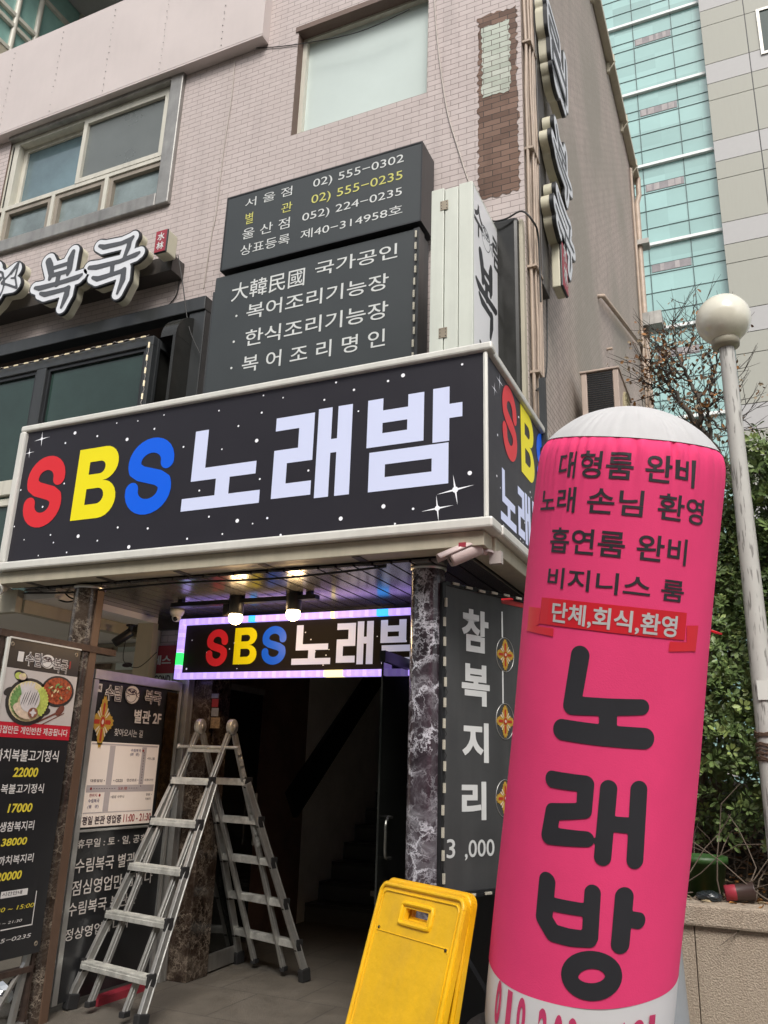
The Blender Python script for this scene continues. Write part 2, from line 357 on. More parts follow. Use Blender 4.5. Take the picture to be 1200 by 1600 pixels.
m_ledlit = mat('lit_led_module', (.8, .72, .55), .4, emit=(1, .82, .5), es=.35)
m_marble = marble_mat('dark_marble', (.022, .017, .021), (.42, .42, .46), (.055, .042, .052))
m_marble_brown = marble_mat('brown_marble', (.018, .012, .009), (.17, .14, .11), (.045, .030, .022), 1.3)
m_alu = mat('brushed_aluminium', (.55, .55, .53), .36, metal=.75, var=.12, vscale=9)
m_alud = mat('worn_aluminium_tread', (.36, .36, .34), .45, metal=.6, var=.3, vscale=14)
m_rubber = mat('black_rubber', (.02, .02, .021), .6)
m_darkwood = mat('dark_brown_door', (.20, .13, .095), .4, var=.3)
m_plaster = mat('grey_stairwell_plaster', (.85, .82, .76), .8, var=.08)
m_stone = mat('granite_planter', (.40, .33, .255), .75, var=.32, vscale=110, bump=.55, bscale=130, streak=.3, streakcol=(.16, .09, .04))
m_soil = mat('soil', (.06, .045, .03), .9, bump=1, bscale=25)
m_bark = mat('grey_bark', (.10, .085, .07), .8, var=.3, vscale=20, bump=.5)
m_twig = mat('dry_twig', (.13, .10, .075), .8, var=.3)

# ------------------------------------------------------------------ ground
def tile_ground():
    M = mat('grey_stone_paving', (.125, .112, .094), .6, var=.22, vscale=5, bump=.35, bscale=120, streak=0)
    t = M.node_tree; N = t.nodes; L = t.links; b = N['Principled BSDF']
    src = b.inputs['Base Color'].links[0].from_socket
    g = N.new('ShaderNodeNewGeometry'); bt = N.new('ShaderNodeTexBrick'); L.new(g.outputs['Position'], bt.inputs['Vector'])
    bt.inputs['Scale'].default_value = 1; bt.inputs['Brick Width'].default_value = .6; bt.inputs['Row Height'].default_value = .6; bt.inputs['Mortar Size'].default_value = .004
    mx = N.new('ShaderNodeMix'); mx.data_type = 'RGBA'; L.new(bt.outputs['Fac'], mx.inputs[0]); L.new(src, mx.inputs[6]); mx.inputs[7].default_value = (.06, .055, .05, 1)
    L.new(mx.outputs[2], b.inputs['Base Color']); return M
tag(MB().add([(-150, -150, 0), (150, -150, 0), (150, 150, 0), (-150, 150, 0)], [(0, 1, 2, 3)]).build('ground', tile_ground()), 'grey stone paving in front of and inside the shop entrance', None, kind='structure')

# ------------------------------------------------------------------ the brick building
fB = FY(YB); fS = FX(XC); UVB = fB.uv
bld = thing('brick_building', 'pink brick tiled building carrying the signs and the shop entrance', 'building', (-5, YB, 0))
W1 = (-3.57, -2.19, 7.17, 8.44); W2 = (-7.45, -4.93, 6.79, 8.70); BAY = (-8.6, -4.30, 2.75, 5.43); ENT = (-4.05, -2.1, -.05, ZS); NB = (-9.5, -4.45, -.05, 2.56); BALC = (-9.5, -5.2, 9.0, 12.3)
TOPZ = 12.6
mb = MB(); wall_holes(mb, fB, -9.6, XC, -.1, TOPZ, [W1, W2, BAY, ENT, NB, BALC], d0=-.22, mi=0, mrev=1)
mb.build('facade_wall', [m_brick, m_reveal], bld)
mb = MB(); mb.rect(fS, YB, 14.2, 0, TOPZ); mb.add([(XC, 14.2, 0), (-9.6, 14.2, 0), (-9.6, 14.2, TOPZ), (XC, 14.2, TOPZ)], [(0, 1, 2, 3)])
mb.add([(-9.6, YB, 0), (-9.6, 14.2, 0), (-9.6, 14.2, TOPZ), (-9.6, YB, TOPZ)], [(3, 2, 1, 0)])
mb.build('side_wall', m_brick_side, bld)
MB().box(-9.7, XC+.06, YB-.05, 14.3, TOPZ, TOPZ+.15).build('roof', m_beige, bld)
# stripped corner patch, with its mint painted field
Z2 = zm(400, 0, 1/3)
def irregular(fr, q, step=.028, amp=.016, seed=3):
    r = random.Random(seed); out = []
    for (a, b), (c, d) in zip(q, q[1:]+q[:1]):
        n = max(2, int(math.hypot(c-a, d-b)/step))
        for i in range(n):
            t = i/n; nx, ny = (b-d), (c-a); l = math.hypot(nx, ny); k = r.uniform(-amp, amp)
            out.append((a+(c-a)*t+nx/l*k, b+(d-b)*t+ny/l*k))
    return out
q = [UVB(*p) for p in Z2((1045, 940), (1238, 900), (1238, 20), (1040, 75))]
q = [(q[0][0], q[0][1]), (q[1][0], q[0][1]), (q[1][0], q[2][1]), (q[0][0], q[2][1])]
MB().flat(fB, irregular(fB, q), .004).build('stripped_patch', m_brick_bare, bld)
q = [UVB(*p) for p in Z2((1062, 465), (1205, 430), (1205, 85), (1066, 130))]
MB().flat(fB, irregular(fB, [(q[0][0], q[0][1]), (q[1][0]-.02, q[0][1]), (q[1][0]-.02, q[2][1]), (q[0][0], q[2][1])], amp=.012, seed=5), .007).build('mint_patch', m_brick_mint, bld)
# big frosted window
win = MB(); win.ring(fB, W1[0], W1[1], W1[2], W1[3], .045, -.2, -.10)
win.rect(fB, W1[0], W1[1], W1[2], W1[2]+.001, 0)
wo = win.build('window', m_cream, bld)
MB().rect(fB, W1[0]+.03, W1[1]-.03, W1[2]+.02, W1[3]-.02, -.15).build('pane', m_glass_mint, wo)
MB().fbox(fB, W1[0]-.03, W1[1]+.0, W1[3]-.02, W1[3]+.04, -.1, .012).build('window_head', m_reveal, wo)
# steel framed window
Z1 = zm(0, 0, 1/3)
uo = [UVB(*p) for p in Z1((878, 305), (800, 968), (815, 390), (745, 915), (800, 415), (752, 735))]
u_in = (uo[2][0]+uo[3][0])/2; v_bot = uo[3][1]; zt = uo[2][1]
st = MB(); a = W2
st.fbox(fB, u_in, a[1], a[2], a[3], -.2, .05); st.fbox(fB, a[0], u_in, a[2], v_bot, -.2, .05); st.fbox(fB, a[0], u_in, zt, a[3], -.2, .05)
wf = st.build('steel_window', m_steel, bld, bevel=.012)
zmid = UVB(*Z1((755, 740))[0])[1]; xl = UVB(*Z1((40, 850))[0])[0]; xm = UVB(*Z1((372, 730))[0])[0]
fr = MB(); fr.ring(fB, xl, u_in, zmid, zt, .05, -.16, -.02); fr.ring(fB, xm-.02, u_in-.05, zmid+.05, zt-.05, .055, -.10, -.015); fr.ring(fB, xl+.05, xm+.02, zmid+.05, zt-.05, .055, -.16, -.105)
fr.ring(fB, a[0], xl, zmid, zt, .05, -.16, -.02)
fr.build('sash_frame', m_cream, wf)
MB().rect(fB, xl+.1, xm+.02, zmid+.1, zt-.1, -.13).build('pane', m_glass_sky, wf)
MB().rect(fB, xm+.03, u_in-.1, zmid+.1, zt-.1, -.05).build('pane', m_glass_grey, wf)
MB().rect(fB, a[0]+.05, xl-.05, zmid+.05, zt-.05, -.1).build('pane', m_glass_sky, wf)
lw = MB(); xs = [UVB(*Z1((735, 850))[0])[0], UVB(*Z1((484, 900))[0])[0], UVB(*Z1((228, 1000))[0])[0]]; w0 = xs[0]-xs[1]
edges = [u_in, xs[1], xs[2], xs[2]-(xs[1]-xs[2]), a[0]]
for e in edges[1:4]: lw.fbox(fB, e-.025, e+.025, v_bot, zmid, -.16, -.02)
lw.build_each('mullion', m_cream, wf)
lf = MB()
for r, l in zip(edges[:4], edges[1:5]):
    lf.ring(fB, l+.027, r-.027 if r != u_in else r, v_bot+.002, zmid-.002, .055, -.15, -.035)
    MB().rect(fB, l+.08, r-.08, v_bot+.05, zmid-.05, -.08).build('pane', m_glass_low, wf)
lf.build('lower_sash', mat('brown_grey_frame', (.30, .26, .21), .45, streak=.3), wf)
# protruding pink band over the window, its own storey above
BY = 5.28; bz0, bz1 = 8.43, 9.725; bx1 = -3.92
bd = MB(); nseg = 26; xsq = [-9.5+i*(bx1+9.5)/nseg for i in range(nseg+1)]; rb = random.Random(4)
grid = [[(x, BY+(0 if j in (0, 5) or i in (0, nseg) else rb.uniform(-.013, .013)), bz0+(bz1-bz0)*j/5) for j in range(6)] for i, x in enumerate(xsq)]
bd.add([p for g_ in grid for p in g_], [(i*6+j, (i+1)*6+j, (i+1)*6+j+1, i*6+j+1) for i in range(nseg) for j in range(5)], 0, True)
bd.add([(-9.5, BY, bz0), (bx1, BY, bz0), (bx1, YB, bz0), (-9.5, YB, bz0), (-9.5, BY, bz1), (bx1, BY, bz1), (bx1, YB, bz1), (-9.5, YB, bz1)], [(3, 2, 1, 0), (4, 5, 6, 7), (1, 2, 6, 5), (0, 4, 7, 3)])
bo = bd.build('pink_band', m_band, bld)
rv = MB()
for i in range(7):
    x = -9.1+i*.78
    for j in range(14): rv.lathe([(.007, 0), (.006, .004), (0, .005)], (x+rb.uniform(-.006, .006), BY-.004, bz0+.05+j*.088), (0, -1, 0), 6)
rv.build('rivets', m_steel, bo)
MB().fbox(fB, -9.5, bx1+.0, bz0-.022, bz0-.003, .0, .118).build('band_lip', m_band, bo)
# recessed balcony above the band, glazed on its far side
gl = MB(); gx = -8.5; fG = FX(gx)
for y in (5.5, 5.86, 6.2, 6.9, 7.6): gl.tube([(gx, y, 9.2), (gx, y, 12.4)], .04, 8)
for z in (10.62, 11.02, 11.2, 11.9): gl.fbox(fG, 5.42, 8.2, z-.03, z+.03, -.03, .03)
gl.tube([tuple(onY(141, -20, 7.4)), tuple(onY(133, 40, 7.4))], .05, 8); gl.fbox(FY(7.4), -7.6, -5.3, 11.25, 11.33, -.03, .03); gl.fbox(FY(7.4), -7.6, -5.3, 11.45, 11.49, -.03, .03)
go = gl.build('balcony_frame', m_cream, bld)
MB().rect(fG, 5.42, 8.2, 10.65, 12.4, -.02).build('balcony_glass', mat('pale_teal_glass', (.30, .52, .47), .08, spec=.7, var=.3, vscale=.8), go)
MB().fbox(fG, 5.42, 8.2, 9.0, 10.58, -.05, .02).build('balcony_parapet', m_beige, bld)
MB().box(gx, -5.2, 5.63, 8.2, 12.3, 12.35).box(gx, -5.2, 8.2, 8.3, 9, 12.3).box(-5.2, -5.1, 5.63, 8.2, 9, 12.3).box(gx, -5.2, 5.41, 8.2, 8.95, 9.0).build('balcony_soffit', mat('grey_soffit', (.34, .34, .33), .8), bld)
MB().box(-6.9, -6.3, 6.6, 7.1, 12.1, 12.29).box(-6.75, -6.45, 6.7, 6.95, 12.0, 12.099).build('ceiling_unit', m_black, bld)
# black lintel, bay window
Z4 = zm(0, 350, .2917)
MB().fbox(fB, -9.2, -4.27, 5.40, 5.54, -.02, .12).build('black_lintel', m_blacksheet, bld, bevel=.008)
MB().fbox(fB, -4.45, -4.27, 3.4, 5.397, -.02, .10).build('black_jamb', m_blacksheet, bld, bevel=.005)
MB().rect(fB, -9.2, -4.3, 2.75, 5.43, -.21).build('bay_recess', m_black, bld)
bay = MB(); yb = 5.0; fY5 = FY(yb); xr = -4.56; zt2 = 5.04
bay.fbox(fY5, -8.6, xr, zt2-.09, zt2, -.06, 0); bay.fbox(fY5, xr-.075, xr, 3.0, zt2-.09, -.06, 0)
for x in (-5.86, -7.4): bay.fbox(fY5, x-.06, x+.06, 3.0, zt2-.09, -.06, 0)
bay.box(xr-.06, xr, yb+.062, yb+.10, 3.0, zt2); bay.box(xr-.06, xr, 5.30, 5.36, 3.0, zt2-.0); bay.box(xr-.06, xr, yb+.10, 5.30, zt2-.08, zt2)
bay.box(-8.6, xr-.06, yb+.06, 5.39, zt2-.03, zt2)
by = bay.build('bay_window', m_blacksheet, bld, bevel=.005)
for x0, x1 in ((-5.80, xr-.075), (-7.34, -5.92), (-8.6, -7.46)):
    p = MB(); p.ring(fY5, x0, x1, 3.0, zt2-.09, .035, -.05, -.02); pf = p.build('sash', m_black, by)
    MB().rect(fY5, x0+.03, x1-.03, 3.0, zt2-.12, -.045).build('pane', m_glass_dark, by)
MB().rect(FX(xr-.03), yb+.10, 5.30, 3.0, zt2-.08).build('side_pane', m_gloss_black, by)
# curved black hood beside the bay
hd = MB(); k = 10; pr = [(xr+.02+.20*(1-math.cos(i/k*math.pi/2)), 5.07+.25*math.sin(i/k*math.pi/2)) for i in range(k+1)]
vs = []
for i in range(k+1):
    t = i/k*math.pi/2; y = 5.33-.30*math.cos(t)*0-.30*(1-math.sin(t)); z = 5.12+.24*math.sin(t)*1.0
    vs += [(xr+.004, 5.08+.29*(1-math.cos(t)), 5.06+.28*math.sin(t)), (xr+.17, 5.08+.29*(1-math.cos(t)), 5.06+.28*math.sin(t))]
hd.add(vs, [(2*i, 2*i+1, 2*i+3, 2*i+2) for i in range(k)], 0, True)
hd.fbox(FX(xr+.17), 5.08, 5.38, 3.0, 5.06, -.03, 0)
hd.add([(xr+.171, v[1], v[2]) for v in vs[0::2]]+[(xr+.171, 5.37, 5.06)], [tuple(range(k+2))])
hd.build('curved_hood', m_gloss_black, bld)
# gutter and eaves of the side wall
gt = MB(); gt.box(XC+.003, XC+.12, YB, 14.1, TOPZ-.12, TOPZ-.003)
gt.build('gutter', m_beige, bld, bevel=.01)
gbk = MB()
for y in (8.2, 9.6, 11.0, 12.4, 13.6):
    gbk.box(XC+.004, XC+.05, y-.03, y+.03, TOPZ-.32, TOPZ-.13); gbk.tube([(XC+.02, y, TOPZ-.30), (XC+.14, y, TOPZ-.13)], .012, 6); gbk.ring(FX(XC+.13), y-.03, y+.03, TOPZ-.14, TOPZ+.0, .012, -.01, .004)
gbk.build('gutter_bracket', m_beige, bld)
dp = MB(); dp.tube([(XC+.09, 14.0, TOPZ-.1), (XC+.09, 14.0, TOPZ-.5), (XC+.05, 13.9, TOPZ-.75), (XC+.05, 13.9, 0)], .05, 10)
dp.tube([(XC+.04, 13.3, TOPZ-.4), (XC+.04, 13.3, 0)], .025, 8)
dp.build('downpipe', m_tan, bld)
# overhanging stubs at the far corner
MB().box(XC+.004, XC+.35, 13.7, 14.1, 9.15, 9.4).box(XC+.004, XC+.22, 13.8, 14.05, 10.9, 11.0).build_each('eave_stub', m_steel, bld)
br = MB(); a_, b_ = onX(942, 462, XC+.06), onX(1002, 540, XC+.06)
br.tube([(XC, a_.y, a_.z), (XC+.06, a_.y, a_.z), tuple(b_), (XC+.06, b_.y, b_.z-.4)], .028, 8)
br.tube([(XC, a_.y+.5, a_.z-.45), (XC+.07, a_.y+.5, a_.z-.45)], .018, 6); br.build('vent_pipe', m_tan, bld)
# shopfront inside the entrance
pil = MB(); pil.box(-4.07, -3.87, 5.36, 5.62, 0, ZS); pil.build('marble_pilaster', m_marble_brown, bld, bevel=.006)
it = MB()
it.add([(-4.36, 5.62, 0), (-4.36, 8.3, 0), (-4.36, 8.3, 2.7), (-4.36, 5.62, 2.7)], [(0, 1, 2, 3)], 0)      # hall, left wall
it.add([(-4.36, 5.62, 2.7), (-4.36, 8.3, 2.7), (-2.0, 8.3, 2.7), (-2.0, 5.62, 2.7)], [(0, 1, 2, 3)], 0)     # hall ceiling
it.add([(-2.0, 5.62, 0), (-2.0, 13, 0), (-2.0, 13, 6), (-2.0, 5.62, 6)], [(3, 2, 1, 0)], 0)
it.add([(-4.36, 8.3, 2.7), (-4.36, 13, 6), (-2.0, 13, 6), (-2.0, 8.3, 2.7)], [(0, 1, 2, 3)], 0)
it.add([(-4.36, 13, 0), (-2.0, 13, 0), (-2.0, 13, 6), (-4.36, 13, 6)], [(0, 1, 2, 3)], 0)
it.build('hall_lining', m_darkwood, bld)
sw = MB(); sw.add([(-4.355, 7.75, .0), (-4.355, 13, 0), (-4.355, 13, 6), (-4.355, 8.3, 2.7), (-4.355, 7.75, 2.7)], [(0, 1, 2, 3, 4)]); sw.build('stairwell_wall', m_plaster, bld)
stp = MB(); lip = MB()
for i in range(14):
    y0 = 7.9+.27*i; stp.box(-4.35, -2.02, y0, y0+.27 if i < 13 else 12.9, 0 if i == 0 else .17*i, .17*(i+1)); lip.box(-4.34, -2.03, y0-.012, y0-.001, .17*(i+1)-.03, .17*(i+1)+.004)
so_ = stp.build('staircase', mat('black_stone_step', (.10, .10, .095), .3), bld); lip.build('stair_nosing', mat('dark_nosing', (.06, .06, .058), .4), so_)
hr = MB(); c0 = onX(472, 1232, -4.33); c1 = onX(560, 1098, -4.33)
hr.bar((-4.33, c0.y-.2, c0.z-.2*(c1.z-c0.z)/(c1.y-c0.y)), (-4.33, c1.y+2, c1.z+2*(c1.z-c0.z)/(c1.y-c0.y)), .05, .30); hr.build('stair_handrail', m_black, bld)
# writing on the risers
rl = MB()
for i, sc_ in ((1, 1), (3, 1)):
    f_ = FY(7.9+.27*i-.002); 
    rl.text(f_, '수림', (-3.62, .17*i+.05), (-3.40, .17*i+.14), .001, .02, px=False); rl.rect(f_, -3.76, -3.69, .17*i+.08, .17*i+.13, .001)
    rl.disc(f_, -3.27, .17*i+.09, .06, .001, ry=.045); rl.text(f_, '복국', (-3.15, .17*i+.05), (-2.93, .17*i+.14), .001, .02, px=False)
rl.build('riser_lettering', mat('grey_riser_print', (.75, .72, .66), .6), so_)
MB().box(-2.1, XC-.004, YB-.02, YB-.004, 0, ZS-.11).build('dark_reflection_screen', m_black, bld)  # added dark sheet, keeps pale brick from mirroring in the door glass
# brass lock plates on the hall wall
MB().fbox(FX(-4.36), 6.62, 6.86, 1.28, 1.46, .0, .01).build('lock_plate', m_gold, bld)

# ------------------------------------------------------------------ the house across the street, seen only as a reflection in the glass
op = thing('opposite_building', 'beige office block across the street, mirrored in the dark windows', 'building', (0, -14, 0))
b = MB(); g2 = MB(); fO = Frame((0, -14, 0), (-1, 0, 0))
b.box(-26, 24, -22, -14.001, 0, 15); 
for k in range(5):
    z = 1.2+k*2.9; b.fbox(fO, -24, 26, z+2.0, z+2.3, 0, .15)
    for i in range(20): u = -23.4+i*2.45; g2.fbox(fO, u, u+1.7, z, z+1.9, .001, .02)
b.build('wall', m_beige, op); g2.build('window_rows', m_glass_dark, op)
# ------------------------------------------------------------------ far buildings
T_Y = 30.0; fT = FY(T_Y); mT = fT.uv
xr_ = mT(1112, 200)[0]
def tglass():
    M = mat('teal_glass', (.29, .47, .455), .10, spec=.6, var=.14, vscale=.10)
    t = M.node_tree; N = t.nodes; L = t.links; b = N['Principled BSDF']; src = b.inputs['Base Color'].links[0].from_socket      # every pane has a tone of its own
    g = N.new('ShaderNodeNewGeometry'); sn = N.new('ShaderNodeVectorMath'); sn.operation = 'SNAP'; sn.inputs[1].default_value = (1.62, 50, .78); L.new(g.outputs['Position'], sn.inputs[0])
    wn = N.new('ShaderNodeTexWhiteNoise'); L.new(sn.outputs[0], wn.inputs['Vector']); mr = N.new('ShaderNodeMapRange'); mr.inputs[3].default_value = .84; mr.inputs[4].default_value = 1.10; L.new(wn.outputs['Value'], mr.inputs[0])
    hv = N.new('ShaderNodeHueSaturation'); L.new(src, hv.inputs['Color']); L.new(mr.outputs[0], hv.inputs['Value']); L.new(hv.outputs[0], b.inputs['Base Color']); return M
tw = thing('glass_tower', 'teal glass office tower rising behind the brick building', 'building', (0, T_Y, 0))
xl_ = xr_-14
rows = [mT(1000, p)[1] for p in (0,)]
v_w = [mT(1020, q)[1] for q in (33, 140, 263)]                 # white bands
step = (v_w[0]-v_w[2])/2; v0b = v_w[1]
MB().box(xl_, xr_, T_Y, T_Y+12, 0, 44).build('glass_wall', tglass(), tw)
ml = MB(); xm0 = mT(1043, 0)[0]; dx = mT(1090, 0)[0]-xm0; dx = 1.62
xm1 = mT(1061, 175)[0]; xm2 = mT(998, 175)[0]; dx = xm1-xm2
k = 0; x = xm1
while x > xl_: ml.box(x-.016, x+.016, T_Y-.03, T_Y-.002, 0, 44); x -= dx
nb = 0; z = v0b-8*step; bands = []
while z < 43:
    bands.append(z)
    for fq in (.21, .43, .65, .765):
        ml.box(xl_, xr_, T_Y-.024, T_Y-.0015, z+fq*step-.011, z+fq*step+.011)
    z += step
ml.build('mullion_grid', mat('dark_mullion', (.05, .10, .10), .5), tw)
wb = MB()
for z in bands: wb.box(xl_, xr_-.02, T_Y-.14, T_Y-.001, z-.07, z+.05)
wb.build_each('white_band', mat('white_ledge', (.72, .74, .73), .4, var=.02), tw)
vt = MB(); bl_ = MB()
for z in bands:
    vt.box(xm1-dx+.05, xm1-.05, T_Y-.02, T_Y-.003, z+.665*step+.03, z+.765*step)
    for s_ in range(5):
        if random.random() < .75: x0 = xm1-dx+.1+s_*(dx-.2)/5; bl_.box(x0, x0+random.uniform(.1, (dx-.3)/5), T_Y-.024, T_Y-.0205, z+.665*step+.05, z+.765*step-.02)
vo = vt.build_each('vent_strip', mat('grey_louvre', (.24, .22, .23), .6, var=.2, vscale=3), tw); bl_.build_each('blind', mat('pale_blind', (.36, .33, .33), .7, var=.2, vscale=2), tw)
# grey panelled building beside it
ct = thing('panelled_building', 'grey beige panelled building standing right of the glass tower', 'building', (8, T_Y, 0))
cp = MB(); cj = MB(); z = v0b-8*step
m_panel = mat('grey_panel', (.305, .305, .265), .55, var=.04, vscale=.3, streak=.12, streakcol=(.22, .22, .19)); m_panel2 = mat('light_grey_panel', (.36, .355, .355), .55, var=.03)
pc = fT.uv; xs_ = pc(1180, 170)[0]
yy = T_Y-.5
sid = MB()
while z < 43:
    for (a, b, mm) in ((-.40, .0, 0), (-.40-.0, 0, 0),): pass
    cuts = [z, z+.335*step, z+.60*step, z+1.0*step]
    hs_ = [0, .0, .0]
    segs = [(z+.0, z+.0)]
    edges_ = [(0, .52, 0), (.52, .74, 0), (.74, 1.0, 1)]
    for a, b, mm in edges_:
        cp.box(xr_, xs_-.02, yy, T_Y+10, z-step+.26*0+a*step+.015, z-step+b*step-.015, mm); cp.box(xs_+.02, xs_+9, yy, T_Y+10, z-step+a*step+.015, z-step+b*step-.015, mm)
    z += step
cp.build('wall_panels', [m_panel, m_panel2], ct)
MB().box(xr_+.02, xs_+8.98, yy+.04, T_Y+9.9, 0, 43).build('joint_backing', m_black, ct)
wz = [fT.uv(1190, q)[1] for q in (15, 95)]
for z in (wz[1]-.2, wz[1]-.2-2*step, wz[1]-.2-4*step):
    f_ = FY(yy); wn = MB(); wn.ring(f_, xs_+.42, xs_+2.9, z, z+2.3, .12, -.02, .06); wq = wn.build('window', m_steel, ct)
    MB().rect(f_, xs_+.5, xs_+2.8, z+.1, z+2.2, .01).build('pane', m_glass_dark, wq)
# ------------------------------------------------------------------ main shop sign: a box with a printed, backlit face on two sides
UVS = FY(YS).uv; fS4 = FY(YS); fSx = FX(XS)
SX0, SX1, SZ0, SZ1 = -4.765, XS, 2.705, 3.795
m_signface = mat('night_sky_sign_face', (.015, .014, .018), .42, spec=.3, var=.06, emit=(.22, .2, .27), es=.03)
m_e_white = mat('backlit_white_letter', (.50, .53, .66), .45, var=.01, emit=(.62, .68, 1.0), es=.22)
m_e_red = mat('backlit_red_letter', (.62, .02, .03), .4, var=.02, emit=(.9, .02, .03), es=.10)
m_e_yel = mat('backlit_yellow_letter', (.70, .60, .005), .4, var=.02, emit=(.95, .82, .0), es=.16)
m_e_blu = mat('backlit_blue_letter', (.0, .09, .62), .4, var=.02, emit=(.0, .14, .95), es=.16)
m_e_star = mat('backlit_star', (.7, .7, .7), .4, var=.01, emit=(.7, .7, .8), es=.3)
sg = thing('shop_sign', 'long black lightbox sign with coloured and white letters over the entrance', 'shop sign', (-3, YS, SZ0))
b = MB(); b.box(SX0+.02, SX1-.012, YS+.012, YS+.30, SZ0+.02, SZ1-.02); b.box(SX1-.30, SX1-.012, YS+.30, YB-.003, SZ0+.02, SZ1-.02)
b.build('sign_box', m_signgrey, sg)
b = MB(); b.rect(fS4, SX0+.05, SX1-.004, SZ0+.055, SZ1-.05, -.004); b.rect(fSx, YS+.006, YB-.003, SZ0+.055, SZ1-.05, -.004); b.build('sign_face', m_signface, sg)
b = MB()
b.fbox(fS4, SX0, SX1+.04, SZ1-.048, SZ1, -.06, .026); b.fbox(fS4, SX0, SX1+.04, SZ0, SZ0+.06, -.14, .045); b.fbox(fS4, SX0, SX0+.055, SZ0+.061, SZ1-.049, -.2, .030)
b.fbox(fSx, YS+.062, YB-.004, SZ1-.048, SZ1, -.06, .026); b.fbox(fSx, YS+.142, YB-.004, SZ0, SZ0+.06, -.14, .045)
b.fbox(fSx, YS-.012, YS+.012, SZ0+.061, SZ1-.049, -.02, .008)
b.build('sign_frame', m_signframe, sg, bevel=.014)
b = MB(); b.box(SX0, SX1-.02, YS+.001+.0, YS+.15, SZ0-.085, SZ0-.002, 0); b.box(SX1-.15, SX1-.004, YS+.152, YB-.004, SZ0-.085, SZ0-.002, 0)
b.build('sign_underside', m_beige, sg, bevel=.004)
# corner studs of the frame joint
b = MB()
for x in np.arange(SX0+.25, SX1, .62): b.box(x, x+.05, YS+.02, YS+.16, SZ0-.089, SZ0-.086)
b.build_each('hanger_strap', m_rail, sg)
ZA = zm(0, 640, .375); ZBq = zm(400, 540, 460/1200)
P_NO = ZA((818, 92), (870, 83), (855, 243), (1068, 212), (1065, 265), (957, 280), (950, 349), (1082, 334), (1078, 387), (752, 426), (757, 373), (893, 357), (899, 288), (793, 300))
P_R = ZBq((85, 297), (234, 273), (224, 465), (125, 480), (120, 561), (230, 549), (226, 606), (58, 626), (74, 430), (171, 415), (176, 335), (82, 350))
P_AE = ZBq((258, 260), (313, 251), (306, 381), (330, 377), (338, 246), (397, 236), (376, 609), (316, 617), (327, 433), (302, 437), (292, 612), (234, 618))
P_B1 = ZBq((458, 225), (520, 216), (517, 264), (619, 248), (622, 197), (687, 187), (681, 386), (449, 419)); P_B2 = ZBq((516, 315), (617, 300), (615, 342), (514, 357))
P_A = ZBq((723, 177), (790, 166), (789, 237), (842, 229), (840, 287), (788, 295), (785, 388), (718, 396))
P_M1 = ZBq((461, 440), (786, 391), (782, 559), (456, 600)); P_M2 = ZBq((526, 487), (717, 456), (714, 512), (523, 537))
def ortho(P):      # printed strokes are upright and level: average away the reading error of corners a hair apart
    A = [list(UVS(*p)) for p in P]
    for ax in (0, 1):
        vals = sorted((q[ax], i) for i, q in enumerate(A)); grp = [[vals[0]]]
        for v in vals[1:]:
            (grp[-1].append(v) if v[0]-grp[-1][-1][0] < .022 else grp.append([v]))
        for g_ in grp:
            mnv = sum(v[0] for v in g_)/len(g_)
            for v in g_: A[v[1]][ax] = mnv
    return [tuple(q) for q in A]
G_white = [(ortho(P_NO), None), (ortho(P_R), None), (ortho(P_AE), None), (ortho(P_B1), ortho(P_B2)), (ortho(P_A), None), (ortho(P_M1), ortho(P_M2))]
def poly_faces(outer, hole):
    bm = bmesh.new(); es = []
    for lp in ([outer] if hole is None else [outer, hole]):
        vv = [bm.verts.new((a, b, 0)) for a, b in lp]; es += [bm.edges.new((vv[i], vv[(i+1) % len(vv)])) for i in range(len(vv))]
    r = bmesh.ops.triangle_fill(bm, use_beauty=True, edges=es, normal=(0, 0, 1)); bm.verts.index_update()
    out = [tuple(v.co[:2]) for v in bm.verts], [tuple(v.index for v in f.verts) if f.normal.z > 0 else tuple(v.index for v in f.verts)[::-1] for f in bm.faces]; bm.free(); return out
def S_strokes(u0, u1, v0, v1, w):     # a narrow round S
    W, H = u1-u0, v1-v0; r = w/2; cx = (u0+u1)/2; rx = W/2-r; q = H*.27-r*.0; pts = []
    ry1 = (H-2*r)*.27
    top = v1-r; bot = v0+r; mid = (top+bot)/2
    for k in range(15): a = R(-5+k*(195)/14); pts.append((cx+rx*math.cos(a), top-ry1+ry1*math.sin(a)))
    pts += [(cx-rx*.93, mid+(top-ry1-mid)*.55), (cx-rx*.55, mid+(top-ry1-mid)*.22), (cx, mid), (cx+rx*.55, mid-(mid-bot-ry1)*.22), (cx+rx*.93, mid-(mid-bot-ry1)*.55)]
    for k in range(15): a = R(10-k*(195)/14); pts.append((cx+rx*math.cos(a), bot+ry1+ry1*math.sin(a)))
    return [[(x, y, r) for x, y in pts]]
def S_fn(u0, u1, v0, v1, w):
    ST = S_strokes(u0, u1, v0, v1, w); f = strokes(ST); e0 = ST[0][0]; e1 = ST[0][-1]
    return f, bbox_of(ST, .01)
